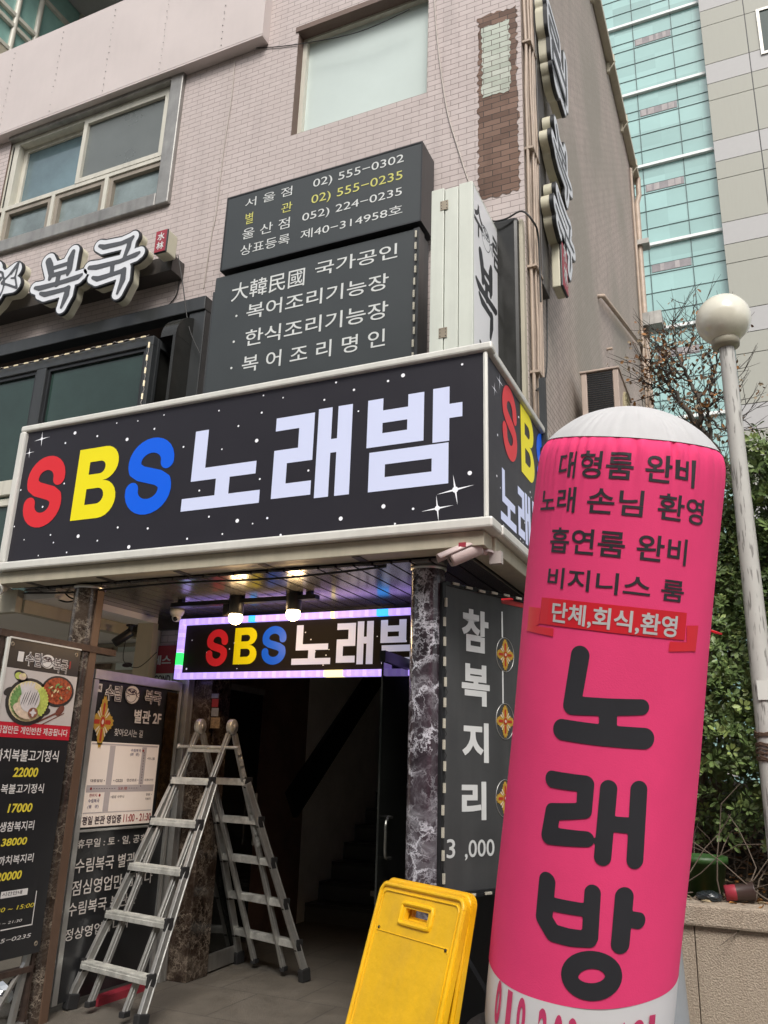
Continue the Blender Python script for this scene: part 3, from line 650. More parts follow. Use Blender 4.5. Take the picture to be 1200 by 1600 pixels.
def B_polys(u0, u1, v0, v1, w):
    H = v1-v0; W = u1-u0; out = [(u0, v0)]; vm = v0+H*.52
    def bump(c, ry, x1, n=12): return [(x1-min(ry, W*.45)+min(ry, W*.45)*math.cos(a), c+ry*math.sin(a)) for a in (R(-90+180*i/n) for i in range(n+1))]
    out += bump((v0+vm)/2, (vm-v0)/2, u1)+bump((vm+v1)/2, (v1-vm)/2, u1-W*.03)+[(u0, v1)]
    hs = []
    for a, b_, x1 in ((v0+w*.95, vm-w*.48, u1-w), (vm+w*.48, v1-w*.95, u1-w*1.12)):
        r_ = min((b_-a)/2, W*.3); hs.append([(u0+w, a)]+[(x1-r_+r_*math.cos(t), (a+b_)/2+(b_-a)/2*math.sin(t)) for t in (R(-90+180*i/10) for i in range(11))]+[(u0+w, b_)])
    return out, hs
def poly_multi(outer, holes):
    bm = bmesh.new(); es = []
    for lp in [outer]+holes:
        lp = [p for i, p in enumerate(lp) if math.dist(p, lp[i-1]) > 1e-5]
        vv = [bm.verts.new((a, b, 0)) for a, b in lp]; es += [bm.edges.new((vv[i], vv[(i+1) % len(vv)])) for i in range(len(vv))]
    bmesh.ops.triangle_fill(bm, use_beauty=True, edges=es, normal=(0, 0, 1)); bm.verts.index_update()
    out = [tuple(v.co[:2]) for v in bm.verts], [tuple(v.index for v in f.verts) if f.normal.z > 0 else tuple(v.index for v in f.verts)[::-1] for f in bm.faces]; bm.free(); return out
def rectpx(*z): (a, b), (c, d) = UVS(*z[0]), UVS(*z[1]); return a, c, b, d
def letter_box(left, right, low, high): return UVS(*left)[0], UVS(*right)[0], UVS(*low)[1], UVS(*high)[1]
S1 = letter_box((34, 805), (104, 726), (60, 824), (86, 711)); S2 = letter_box((194, 779), (272, 715), (225, 804), (246, 683)); B1 = letter_box((109, 814), (187, 722), (109, 814), (150, 699.5))
def star_poly(c, r, thin=.075, rot=0):
    out = []
    for i in range(8):
        a = math.pi/4*i+rot; q = r if i % 2 == 0 else r*thin
        if i in (2, 6): q *= .8
        out.append((c[0]+q*math.cos(a), c[1]+q*math.sin(a)))
    return out
def sign_print(parent, fr, place, stars=(), sparks=(), d=.002, parts='RYBW'):
    """the printed letters; place maps face coordinates of the main sign to the sign drawn"""
    SC = abs(place(1, 0)[0]-place(0, 0)[0])
    mp = lambda vs: [fr.pt(*place(a, b), d) for a, b in vs]
    for key, q, mm in (('R', S1, m_e_red), ('B', S2, m_e_blu)):
        if key in parts:
            f_, bb = S_fn(*q, .106); vs, fs, _ = iso_mesh(f_, bb, 70); MB().add(mp(vs), fs).build('letter', mm, parent)
    if 'Y' in parts: o_, h_ = B_polys(*B1, .108); vs, fs = poly_multi(o_, h_); MB().add(mp(vs), fs).build('letter', m_e_yel, parent)
    if 'W' in parts:
        for grp in (G_white[:1], G_white[1:3], G_white[3:]):
            mb = MB()
            for o_, h_ in grp: vs, fs = poly_faces(o_, h_); mb.add(mp(vs), fs)
            mb.build('letter', m_e_white, parent)
    mb = MB()
    for (u, v, r) in stars: u, v = place(u, v); mb.disc(fr, u, v, r*(.5+.5*SC), d, n=8)
    for (u, v, r, ro) in sparks: mb.flat(fr, star_poly(place(u, v), r, rot=ro), d); mb.disc(fr, *place(u, v), r*.16, d+.001, n=10)
    if mb.v: mb.build('printed_stars', m_e_star, parent)
ident = lambda u, v: (u, v)
star_px = [(312, 97), (272, 139), (405, 110), (486, 56), (574, 47), (529, 124), (643, 80), (764, 155), (993, 68), (924, 165), (1069, 129), (1082, 289), (830, 337), (870, 446), (988, 463), (1052, 475), (1114, 452), (926, 518), (779, 538), (615, 495), (490, 491), (405, 546), (325, 527), (210, 522), (222, 554), (100, 542), (159, 608), (277, 595), (536, 572), (59, 487), (86, 335), (177, 405), (267, 308), (26, 618), (912, 4), (683, 22)]
sp2 = [(30, 203), (110, 212), (326, 150), (399, 180), (278, 221), (417, 267), (538, 144), (599, 121), (840, 76), (213, 509), (871, 519), (519, 655), (640, 665), (345, 705), (45, 703), (23, 273), (566, 726), (100, 772)]
rs = random.Random(2); stars = []
big = {(312, 97), (529, 124), (1069, 129), (988, 463), (325, 527), (536, 572), (599, 121), (345, 705), (871, 519), (519, 655)}
for l, z in ((star_px, ZA), (sp2, ZBq)):
    for p in l: stars.append((*UVS(*z(p)[0]), .013 if p in big else rs.uniform(.005, .008)))
sparks = [(*UVS(*ZA((174, 122))[0]), .075, .1), (*UVS(*ZA((122, 180))[0]), .05, .1), (*UVS(*ZBq((812, 587))[0]), .11, .15), (*UVS(*ZBq((739, 663))[0]), .095, .1)]
sign_print(sg, fS4, ident, stars, sparks, -.001)
# side face: coloured letters above, white ones below
k1 = fSx.uv(797, 718), fSx.uv(797, 607)
su = fSx.uv(786, 690)[0]; sv0 = k1[0][1]; sv1 = k1[1][1]; hS = S1[3]-S1[2]; kz = (sv1-sv0)/hS
pl_top = lambda u, v: (su+.0+(u-S1[0])*kz*1.0, sv0+(v-S1[2])*kz)
n0 = G_white[0][0]; nu0 = min(p[0] for p in n0); nv0 = min(p[1] for p in n0); nv1 = max(p[1] for p in n0)
qa, qb = fSx.uv(790, 820), fSx.uv(784, 728); kw = .95*(qb[1]-qa[1])/(nv1-nv0)
pl_bot = lambda u, v: (fSx.uv(783, 800)[0]+(u-nu0)*kw*.95, SZ0+.13+(v-nv0)*kw)
rs = random.Random(9)
sign_print(sg, fSx, pl_top, [], [], -.001, 'RYB'); sign_print(sg, fSx, pl_bot, [], [], -.001, 'W')
b = MB()
for i in range(26): b.disc(fSx, rs.uniform(YS+.06, YB-.1), rs.uniform(SZ0+.1, SZ1-.1), rs.uniform(.005, .009), -.0015, n=8)
for p, r_ in (((781, 596), .07), ((773, 608), .055)): b.flat(fSx, star_poly(fSx.uv(*p), r_), -.0012)
b.build('printed_stars', m_e_star, sg)

# ------------------------------------------------------------------ soffit and columns below the sign
m_soffit = mat('glossy_dark_soffit', (.16, .155, .16), .2, metal=.55, var=.15, vscale=2)
b = MB(); wd = .118; x = SX0+.08
sf = thing('canopy_ceiling', 'glossy dark slatted ceiling under the sign box', 'ceiling', (-3, 4.7, ZS))
while x < XS-.15: b.box(x+.007, min(x+wd-.007, XS-.15), YS+.16, YB-.06, ZS, ZS+.012); x += wd
b.build('ceiling_slats', m_soffit, sf)
MB().box(SX0+.08, XS-.15, YS+.16, YB-.05, ZS+.02, ZS+.06).build('ceiling_backing', m_black, sf)
MB().box(SX0+.06, XS-.15, YB-.06, YB-.012, ZS-.10, ZS+.03).build('rear_trim', m_black, sf)
for i, (x, y, lab) in enumerate(((-4.11, 4.20, 'dark marble column behind the food banner, rust brown at its edge'), (-1.69, 4.33, 'dark veined marble column beside the grey menu panel'))):
    t = thing('marble_column', lab, 'column', (x, y, 0), 'columns carrying the canopy')
    MB().lathe([(.098, 0), (.098, ZS-.02)], (x, y, 0), n=40).build('shaft', m_marble if i else m_marble_brown, t)
    MB().lathe([(.102, ZS-.02), (.106, ZS-.012), (.106, ZS-.001), (0, ZS-.001)], (x, y, 0), n=40).build('cap', m_alu, t)
    if i == 0: MB().box(x+.086, x+.103, y-.03, y+.03, 0, ZS-.03).build('edge_strip', mat('rust_brown_strip', (.12, .07, .045), .55, streak=.4), t)

# ------------------------------------------------------------------ inner sign with the glowing LED border
IY = 5.2; fI = FY(IY); I0 = fI.uv(279, 1060); I1 = fI.uv(281, 969); ix0 = (I0[0]+I1[0])/2; iz0, iz1 = 2.085, 2.545; ix1 = -1.98
ins = thing('door_sign', 'smaller lit sign with purple glowing border over the doorway', 'shop sign', (-3, IY, iz0))
b = MB(); b.box(ix0+.01, ix1, IY+.005, IY+.14, iz0+.01, iz1-.01); b.build('sign_box', m_black, ins)
m_iface = mat('black_print_face', (.012, .010, .009), .75, spec=.15, var=.05)
MB().rect(fI, ix0+.05, ix1-.05, iz0+.05, iz1-.05, -.003).build('sign_face', m_iface, ins)
b = MB(); nL = 44; mats_led = [mat('purple_led_strip', (.4, .3, .7), .4, var=.02, emit=(.46, .32, 1.0), es=.8), mat('pale_purple_led_strip', (.5, .4, .75), .4, var=.02, emit=(.50, .37, 1), es=.88),
    mat('blue_led_strip', (.05, .3, .8), .4, var=.02, emit=(.03, .32, 1), es=1.4), mat('green_led_strip', (.05, .7, .2), .4, var=.02, emit=(.03, .9, .12), es=1.2), mat('yellow_led_strip', (.8, .7, .4), .4, var=.02, emit=(1, .85, .4), es=1.1), mat('mid_purple_led_strip', (.4, .3, .7), .4, var=.02, emit=(.48, .35, 1.0), es=.84)]
def ledrun(u0, u1, v0, v1, horiz, special):
    n = int((u1-u0 if horiz else v1-v0)/.03)
    for i in range(n):
        a, c = i/n, (i+1)/n; k = 1 if i % 4 == 1 else (5 if i % 4 == 3 else 0)
        for lo, hi, kk in special:
            if lo < (a+c)/2 < hi: k = kk
        if horiz: b.fbox(fI, u0+(u1-u0)*a, u0+(u1-u0)*c-.0005, v0, v1, -.02, .03, k)
        else: b.fbox(fI, u0, u1, v0+(v1-v0)*a, v0+(v1-v0)*c-.0005, -.02, .03, k)
ledrun(ix0, ix1, iz1-.045, iz1, True, [(.305, .335, 2), (.80, .84, 2), (.63, .65, 4)])
ledrun(ix0, ix1, iz0, iz0+.045, True, [(.62, .68, 4)])
ledrun(ix0, ix0+.045, iz0+.046, iz1-.046, False, [(.20, .45, 3)])
ledrun(ix1-.045, ix1, iz0+.046, iz1-.046, False, [])
b.build('led_border', mats_led, ins)
gu0 = S1[0]; gu1 = max(p[0] for p in G_white[2][0]); ia = fI.uv(320, 1040)[0]; ib = fI.uv(582, 1035)[0]; iv0 = fI.uv(338, 1041)[1]; iv1 = fI.uv(338, 981)[1]
kx = (ib-ia)/(gu1-gu0); ky = (iv1-iv0)/(S1[3]-S1[2]); vbase = S1[2]
rs = random.Random(12)
ist = [(rs.uniform(SX0+.3, SX1-.3), rs.uniform(SZ0+.12, SZ1-.12), rs.choice((.007, .009, .014))) for _ in range(34)]
sign_print(ins, fI, lambda u, v: (ia+(u-gu0)*kx, iv0+(v-vbase)*ky*.96), [], [], -.001)
b = MB()
for i in range(26): b.disc(fI, rs.uniform(ix0+.08, ix1-.1), rs.uniform(iz0+.07, iz1-.07), rs.choice((.004, .005, .008)), -.0015, n=8)
b.build('printed_stars', m_e_star, ins)

# ------------------------------------------------------------------ two spotlights on a track
def spot(px, py, lab):
    p = onY(px, py, 4.75); x, z = p.x, p.z
    t = thing('spotlight', lab, 'spotlight', (x, 4.75, z), 'spotlights on the ceiling track')
    MB().lathe([(.0, .17), (.045, .17), (.052, .16), (.052, .03), (.044, .025), (.044, .10), (0, .10)], (x, 4.75, z), n=24).build('lamp_head', m_black, t)
    br = MB(); br.tube([(x-.06, 4.75, z+.10), (x-.06, 4.75, z+.205), (x+.06, 4.75, z+.205), (x+.06, 4.75, z+.10)], .006, 6); br.box(x-.025, x+.025, 4.72, 4.78, z+.206, ZS-.055); br.build('yoke', m_black, t)
    MB().ball((x, 4.75, z+.004), .049, n=20, k=12).build('bulb', mat('lit_warm_bulb', (1, .9, .7), .3, emit=(1, .70, .33), es=14), t)
    ld = bpy.data.lights.new('spotlight_bulb_light', 'POINT'); ld.energy = 6; ld.color = (1, .66, .34); ld.shadow_soft_size = .05
    lo = bpy.data.objects.new('bulb_light', ld); col.objects.link(lo); lo.location = (x, 4.75, z-.045); lo.parent = t; lo.matrix_parent_inverse = Matrix.Translation(-t.location)
    return x
xa = spot(368, 966, 'lit warm spotlight on the track, nearer the ceiling camera'); xb = spot(458, 960, 'lit warm spotlight at the free end of the track')
tr = thing('light_track', 'black lighting track screwed under the slatted ceiling', 'track', (xa, 4.75, ZS-.05))
MB().box(xa-.55, xb+.18, 4.72, 4.78, ZS-.052, ZS-.022).build('rail', m_black, tr); MB().box(xa-.1, xa-.06, 4.73, 4.77, ZS-.13, ZS-.053).box(xa-.5, xa-.46, 4.73, 4.77, ZS-.021, ZS-.001).box(xb+.1, xb+.14, 4.73, 4.77, ZS-.021, ZS-.001).build('adapter', m_black, tr)

# ------------------------------------------------------------------ facade signs
fb1 = FY(5.1)
b1 = thing('phone_number_sign', 'upper charcoal box sign listing branch phone numbers in white and yellow', 'sign', (-3, 5.1, 5.61))
MB().box(-3.995, -2.10, 5.1, 5.36, 5.612, 6.368).build('box', m_signgrey, b1, bevel=.008)
MB().ring(fb1, -3.998, -2.097, 5.609, 6.371, .012, -.262, .004).build('edge_trim', m_black, b1)
MB().box(-3.9, -2.2, 5.36, YB-.002, 5.7, 6.25).build('wall_bracket', m_black, b1)
Z5 = zm(300, 220, 380/1200)
wl = MB(); yl = MB(); D = .003
def T(mb, fr, z, body, bl, tr, off=.0, **k): mb.text(fr, body, z(bl)[0], z(tr)[0], D, off, **k)
T(wl, fb1, Z5, '서 울 점', (262, 333), (497, 222)); T(wl, fb1, Z5, '02) 555−0302', (597, 243), (1046, 64))
T(yl, fb1, Z5, '별', (262, 415), (305, 350)); T(yl, fb1, Z5, '관', (440, 359), (497, 298)); T(yl, fb1, Z5, '02) 555−0235', (588, 325), (1040, 145))
T(wl, fb1, Z5, '울 산 점', (247, 490), (485, 375)); T(wl, fb1, Z5, '052) 224−0235', (543, 410), (1037, 228))
T(wl, fb1, Z5, '상표등록', (237, 570), (485, 455)); T(wl, fb1, Z5, '제40−314958호', (535, 490), (1040, 312))
wl.build('white_lettering', m_letter, b1); yl.build('yellow_lettering', m_lettery, b1)
b2 = thing('certificate_sign', 'lower charcoal box sign with four lines of white lettering', 'sign', (-3, 5.1, 4.2))
MB().box(-4.06, -2.13, 5.13, 5.36, 3.6, 5.575).build('box', m_signgrey, b2, bevel=.008)
fb2 = FY(5.13)
MB().fbox(fb2, -2.17, -2.12, 3.6, 5.574, -.1, .006).fbox(fb2, -4.09, -4.061, 3.6, 5.45, -.2, -.02).build_each('edge_trim', m_blacksheet, b2)
wl = MB()
T(wl, fb2, Z5, '大韓民國', (192, 797), (560, 622), .004); T(wl, fb2, Z5, '국가공인', (607, 672), (1016, 504), .006)
T(wl, fb2, Z5, '복어조리기능장', (267, 885), (972, 650), .006); T(wl, fb2, Z5, '한식조리기능장', (260, 1018), (970, 787), .006); T(wl, fb2, Z5, '복 어 조 리 명 인', (244, 1147), (955, 926), .006)
for p in ((220, 865), (207, 992), (195, 1122)): wl.disc(fb2, *fb2.uv(*Z5(p)[0]), .011, D, n=12)
wl.build('white_lettering', m_letter, b2)
def led_string(lab, pts, n, fr_n, lit=False, size=(.05, .016), wire=True):
    """modules strung along a polyline, on a surface with normal fr_n"""
    P = [Vector(p) for p in pts]; L = [0]
    for a, c in zip(P[:-1], P[1:]): L.append(L[-1]+(c-a).length)
    t = thing('led_string', lab, 'led string', tuple(P[0])); nn = Vector(fr_n).normalized(); wpts = []
    r_ = random.Random(n); proto = None
    for i in range(n):
        s_ = (i+.5)/n*L[-1]; k = max(j for j in range(len(P)-1) if L[j] <= s_); d = (P[k+1]-P[k]).normalized(); p = P[k]+d*(s_-L[k])
        side = d.cross(nn); o_ = p+side*r_.uniform(-.006, .006)
        mm = MB(); mm.hexa([tuple(o_+d*a*size[0]/2+side*c*size[1]/2+nn*h) for h in (.002, .012) for a, c in ((-1, -1), (1, -1), (1, 1), (-1, 1))])
        for q in (-.28, 0, .28): mm.ball(o_+d*q*size[0]+nn*.012, size[1]*.24, n=6, k=4)
        mm.build('led_module', m_ledlit if lit else m_led, t)
        wpts += [o_-d*size[0]*.6+nn*.006, o_+nn*.004, o_+d*size[0]*.6+nn*.006, o_+d*L[-1]/n*.5+side*r_.uniform(-.016, .016)+nn*r_.uniform(.006, .02)]
    MB().tube(wpts, .0022, 5).build('wire', m_wirel if lit else m_wire, t); return t
led_string('unlit LED modules down the right edge of the certificate sign', [(-2.145, 5.117, 5.56), (-2.145, 5.117, 3.85)], 16, (0, -1, 0), size=(.06, .014))
# black backing behind, white projecting sign
b3 = thing('projecting_sign', 'white box sign projecting from the wall with brush lettering on its side', 'sign', (-1.65, 4.7, 3.85))
PX0, PX1, PY0 = -1.855, -1.542, 4.70; PZ1 = 5.52
MB().box(PX0, PX0+.098, PY0, YB-.02, 3.85, PZ1-.0).box(PX0+.104, PX0+.205, PY0+.004, YB-.02, 3.85, PZ1-.012).box(PX0+.211, PX1, PY0, YB-.02, 3.85, PZ1-.002).build('box', mat('pale_green_white_box', (.66, .69, .62), .4, var=.04, streak=.15), b3, bevel=.004)
fpx = FX(PX1); b = MB(); b.fbox(fpx, PY0+.002, YB-.022, 3.85, 3.87, .0005, .004); b.build('side_rim', m_white, b3)
MB().fbox(fpx, PY0+.03, YB-.03, 3.872, PZ1-.03, .0004, .0014).build('side_face', mat('brightened_white_acrylic', (.86, .86, .88), .3, var=.02), b3)  # plate colour brightened to offset the shade on this side, as if backlit
b = MB(); fpy = FY(PY0)
for zz in (5.33, 4.30):
    b.fbox(fpy, PX0+.07, PX0+.130, zz, zz+.075, .0005, .004)
    for a in (.08, .12):
        for c in (.012, .037, .062): b.disc(fpy, PX0+a, zz+c, .004, .0055, 1, n=8)
b.build('hinge', [m_gold, m_black], b3)
# brush characters (also used for the wall letters): stroke centre lines with their half width, in crop pixels
BOK = [[(262, 200, 15), (270, 225, 17), (277, 270, 14), (268, 295, 9)], [(395, 150, 11), (382, 185, 17), (374, 245, 14), (364, 272, 8)], [(280, 240, 9), (375, 210, 9)], [(275, 278, 10), (370, 252, 10)],
       [(318, 268, 12), (306, 325, 12)], [(190, 343, 7), (215, 345, 12), (310, 320, 10), (420, 285, 12), (440, 272, 7)], [(218, 373, 7), (245, 378, 12), (345, 352, 10), (368, 345, 12)], [(366, 345, 13), (356, 385, 15), (330, 447, 7)]]
GUK = [[(535, 118, 7), (560, 125, 12), (650, 105, 10), (705, 82, 12), (714, 72, 9)], [(700, 85, 11), (690, 125, 13), (668, 180, 9)], [(480, 235, 9), (520, 233, 12), (640, 202, 10), (730, 165, 12), (747, 155, 8)],
       [(606, 212, 12), (600, 270, 10)], [(498, 288, 7), (525, 295, 12), (620, 265, 10), (664, 250, 12)], [(666, 247, 13), (659, 300, 15), (630, 372, 7)]]
def to_uv(ST, z, fr):
    out = []
    for st in ST:
        q = []
        for x, y, r in st:
            a = fr.uv(*z((x, y))[0]); c = fr.uv(*z((x+r, y))[0]); q.append((a[0], a[1], (c[0]-a[0])))
        out.append(q)
    return out
fL = FY(5.05); BOKu = to_uv(BOK, Z4, fL); GUKu = to_uv(GUK, Z4, fL)
def place_st(ST, ref, tgt, kr=None):
    (x0, x1, y0, y1), (a0, a1, c0, c1) = ref, tgt; kx_, ky_ = (a1-a0)/(x1-x0), (c1-c0)/(y1-y0); k = kr or (abs(kx_)+abs(ky_))/2
    return [[(a0+(x-x0)*kx_, c0+(y-y0)*ky_, r*k) for x, y, r in st] for st in ST]
bb_bok = bbox_of(BOKu, -0.02); bb_guk = bbox_of(GUKu, -.02)
def brush(mb, fr, ST, tgt, d, n=60): s_ = place_st(ST, bbox_of(ST, 0), tgt); s_ = [[(x, y, r*1.25) for x, y, r in q] for q in s_]; mb.sdf(fr, strokes(s_), bbox_of(s_, .004), n, d)
b = MB()
brush(b, fpx, BOKu, (4.74, 5.30, 4.42, 5.10), .002); brush(b, fpx, GUKu, (4.76, 5.30, 3.72, 4.34), .002)
b.text(fpx, '수', (4.73, 5.13), (4.93, 5.40), .002, .025, px=False); b.text(fpx, '림', (5.18, 5.12), (5.36, 5.40), .002, .025, px=False)
FISH_C = (5.03, 5.24)
b.build('brush_lettering', mat('black_brush_print', (.02, .02, .022), .5), b3)
def fish_line(s, cx, cy):     # the shop's bowl shaped fish emblem in line strokes, unit about 1
    E = lambda x, y, rx, ry, r, a0=0, a1=360, n=28: [(cx+s*(x+rx*math.cos(R(a0+(a1-a0)*i/n))), cy+s*(y+ry*math.sin(R(a0+(a1-a0)*i/n))), s*r) for i in range(n+1)]
    L = lambda *p: [(cx+s*x, cy+s*y, s*r) for x, y, r in p]
    return [E(-.1, -.02, .46, .40, .018, 150, 390), E(-.1, .16, .42, .16, .02), E(-.22, .22, .07, .07, .02), E(.12, .22, .06, .06, .02), L((.30, .02, .02), (.45, .10, .02), (.66, .30, .02), (.60, .02, .02), (.66, -.22, .02), (.42, -.06, .02), (.30, .0, .02)),
            L((.50, .10, .012), (.60, .2, .02)), L((.50, .03, .012), (.60, .0, .02)), E(-.34, -.14, .12, .07, .018, 20, 200), L((-.4, .18, .03), (-.3, .25, .04), (-.1, .1, .03), (.1, .2, .04), (.25, .12, .03)), L((-.05, .2, .04), (.05, .12, .05), (0, .02, .02))]
FISH_BODY = lambda s, cx, cy: [[(cx-s*.12, cy-s*.05, s*.40), (cx-s*.06, cy, s*.42)], [(cx+s*.2, cy, s*.14), (cx+s*.58, cy+s*.16, s*.10)], [(cx+s*.2, cy, s*.14), (cx+s*.58, cy-s*.12, s*.10)], [(cx-s*.3, cy+s*.3, s*.14), (cx+s*.1, cy+s*.32, s*.14)]]
b = MB(); st = fish_line(.24, *FISH_C); st = [[(FISH_C[0]+(x-FISH_C[0])*.95, y, r*.8) for x, y, r in q] for q in st]; b.sdf(fpx, strokes(st), bbox_of(st, .01), 90, .002); b.build('fish_emblem', m_stroke, b3)

# ---- channel letters on the facade
def channel(name, lab, fr, ST, n=80, dep=.11, off=.048, rim=.016, parent=None, fn_lines=None, k=1.0):
    t = thing(name, lab, 'channel letter', tuple(fr.pt(ST[0][0][0], ST[0][0][1], -dep)))
    f = strokes(ST); bb = bbox_of(ST, off+rim+.02)
    MB().sdf(fr, f, bb, n, -.003, -dep, iso=off+rim*.6).build('letter_side', m_cside, t)
    MB().sdf(fr, f, bb, n, .0, -.03, iso=off+rim).build('dark_rim', m_black, t)
    MB().sdf(fr, f, bb, n, .003, iso=off).build('white_face', m_face, t)
    g = strokes(fn_lines) if fn_lines else f
    MB().sdf(fr, g, bb, int(n*1.15), .006).build('grey_stroke', m_stroke, t); return t
channel('channel_letter', 'big white wall letter with grey strokes, beside the fish emblem', fL, BOKu)
channel('channel_letter', 'big white wall letter with grey strokes, beside the small red tag', fL, GUKu)
fc = fL.uv(-18, 452); s_ = .62
def shift_rot(ST, c, a): ca, sa = math.cos(a), math.sin(a); return [[(c[0]+(x-c[0])*ca-(y-c[1])*sa, c[1]+(x-c[0])*sa+(y-c[1])*ca, r) for x, y, r in st] for st in ST]
channel('fish_emblem_sign', 'white fish emblem on the wall, cut by the photo edge, left of the letters', fL, shift_rot(FISH_BODY(s_, *fc), fc, .12), off=.03, fn_lines=shift_rot(fish_line(s_, *fc), fc, .12))
def red_tag(name, lab, fr, u0, u1, v0, v1, dep=.15):
    t = thing(name, lab, 'sign tag', tuple(fr.pt(u0, v0, -dep)))
    MB().fbox(fr, u0, u1, v0, v1, -dep, -.02).build('tag_box', m_cside, t, bevel=.01); MB().fbox(fr, u0-.003, u1+.003, v0-.003, v1+.003, -.02, -.001).build('dark_rim', m_black, t, bevel=.008)
    MB().fbox(fr, u0+.006, u1-.006, v0+.006, v1-.006, -.001, .003).build('tag_face', m_redtag, t)
    b = MB(); h = v1-v0; w_ = u1-u0; b.text(fr, '水', (u0+w_*.2, v0+h*.53), (u0+w_*.82, v0+h*.88), .005, .02, px=False); b.text(fr, '林', (u0+w_*.2, v0+h*.12), (u0+w_*.82, v0+h*.47), .005, .02, px=False); b.build('lettering', m_letter, t); return t
q0, q1 = fL.uv(*Z4((822, 160))[0]), fL.uv(*Z4((905, 22))[0]); red_tag('red_tag', 'small red tag with two white characters on the front wall', fL, q0[0], q1[0]-.01, q0[1], q1[1])
rl_ = thing('letter_rail', 'dark rail behind the wall letters on the front', 'rail', (-6, 5.25, 5.9))
MB().box(-8.5, -4.655, 5.22, YB-.002, 5.86, 6.03).build('rail', m_rail, rl_, bevel=.005)

# ---- the same letters stacked on the side wall
fV = FX(-1.155)
vr = thing('letter_rail', 'tall dark rail carrying the stacked letters on the side wall', 'rail', (XC, 5.7, 4.9))
z0r = onX(866, 492, XC+.05).z
MB().box(XC+.003, XC+.075, 5.63, 5.86, z0r, 9.6).build('rail', m_rail, vr, bevel=.004); MB().lathe([(.02, 0), (.02, .03), (0, .03)], (XC+.03, 5.62, z0r+.08), (0, -1, 0), 10).build('bolt', m_steel, vr)
def vz(px, py): return fV.uv(px, py)
uL = 5.62; uR = 6.42
def stacked(ST, zlo, zhi, lab, lines=None, off=.062, u0=uL, u1=uR):
    s1 = place_st(ST, bbox_of(ST, 0), (u0, u1, zlo, zhi)); s1 = [[(x, y, r*.62) for x, y, r in q] for q in s1]; l1 = place_st(lines, bbox_of(ST, 0), (u0, u1, zlo, zhi)) if lines else None
    channel('channel_letter' if lines is None else 'fish_emblem_sign', lab, fV, s1, n=70, dep=.10, off=off, fn_lines=l1)
zg0, zg1 = vz(885, 425)[1], vz(866, 278)[1]
zb0, zb1 = vz(880, 312)[1], vz(862, 165)[1]
zf0, zf1 = vz(882, 180)[1], vz(848, 42)[1]
stacked(GUKu, zg0+.05, zg1-.03, 'lowest white letter stacked on the side wall, just above the red tag')
stacked(BOKu, zb0+.06, zb1-.03, 'white letter on the side wall between fish emblem and lowest letter')
stacked(FISH_BODY(1, 0, 0), zf0+.06, zf1-.03, 'oval fish emblem among the stacked letters on the side wall', fish_line(1, 0, 0))
LIM = [[(0, 1, .07), (.45, 1, .07)], [(.45, 1, .07), (.45, .78, .07)], [(.45, .78, .07), (0, .75, .07)], [(0, .75, .07), (.02, .5, .07), (.5, .52, .06)], [(.8, 1.08, .07), (.78, .5, .07)], [(.1, .35, .07), (.78, .38, .07)], [(.78, .38, .07), (.76, 0, .07)], [(.76, 0, .07), (.12, .02, .07)], [(.12, .02, .07), (.1, .35, .07)]]
SU = [[(.5, 1, .07), (.3, .75, .07), (.05, .6, .05)], [(.42, .85, .06), (.6, .7, .07), (.9, .6, .05)], [(0, .42, .06), (1, .45, .06)], [(.5, .42, .07), (.48, 0, .05)]]
hL = zg1-zg0
stacked(LIM, zf1-.02, zf1+hL-.1, 'top white letter on the side wall, cut by the photo edge')
q0 = fV.uv(*(884, 492)); q1 = fV.uv(884, 437)
ru = fV.uv(880, 470)[0]; red_tag('red_tag', 'small red tag below the stacked letters on the side wall', fV, 5.86, 6.06, z0r+.10, z0r+.62, .09)
# ------------------------------------------------------------------ corner: black duct panel, pipes, cables, bar, air conditioner
dk = thing('duct_cover', 'tall glossy black cover on the wall corner beside the white box sign', 'duct cover', (-1.47, 5.3, 3.8))
MB().box(-1.62, -1.375, 5.30, YB-.003, 3.7, 5.60).build('cover', m_gloss_black, dk, bevel=.03); MB().box(-1.374, -1.345, 5.33, YB-.003, 3.7, 5.58).build('edge_strip', m_beige, dk)
rp_ = random.Random(5)
for i in range(6):
    x = XC+.025+(i % 2)*.03; y = YB+.04+i*.034; r = rp_.uniform(.010, .016)
    pts = [(x+rp_.uniform(-.006, .006), y+rp_.uniform(-.010, .010), 3.3+k*.45) for k in range(22)]
    o = MB().tube(pts, r, 8).build('wrapped_pipe', m_tan); tag(o, 'thin tan wrapped pipe running up the wall corner', 'pipe', 'bundle of tan pipes up the wall corner')
tt = MB()
def cable(lab, pts, r=.006, m=None, sub=6):
    P = [Vector(p) for p in pts]; out = []
    for i in range(len(P)-1):
        p0, p1, p2, p3 = P[max(i-1, 0)], P[i], P[i+1], P[min(i+2, len(P)-1)]
        for k in range(sub):
            t = k/sub; out.append(.5*((2*p1)+(-p0+p2)*t+(2*p0-5*p1+4*p2-p3)*t*t+(-p0+3*p1-3*p2+p3)*t**3))
    out.append(P[-1]); return tag(MB().tube(out, r, 6).build('cable', m or m_wire), lab, 'cable')
for k, z in enumerate((4.3, 5.2, 6.3, 7.4, 8.5)):
    o = MB().box(XC+.002, XC+.075, YB+.02, YB+.24, z, z+.02).build('pipe_clip', m_tan); tag(o, 'narrow strap holding the pipe bundle to the wall corner', 'pipe clip', 'straps of the pipe bundle')
yP = YB-.01
fq = lambda px, py, y=yP: tuple(onY(px, py, y))
cable('pale thin cable hanging from the roof past the frosted window to the white box sign', [fq(676, -40), fq(683, 60), fq(697, 165), fq(715, 230), fq(735, 290), fq(760, 330, 5.28)], .006, m_wirel)
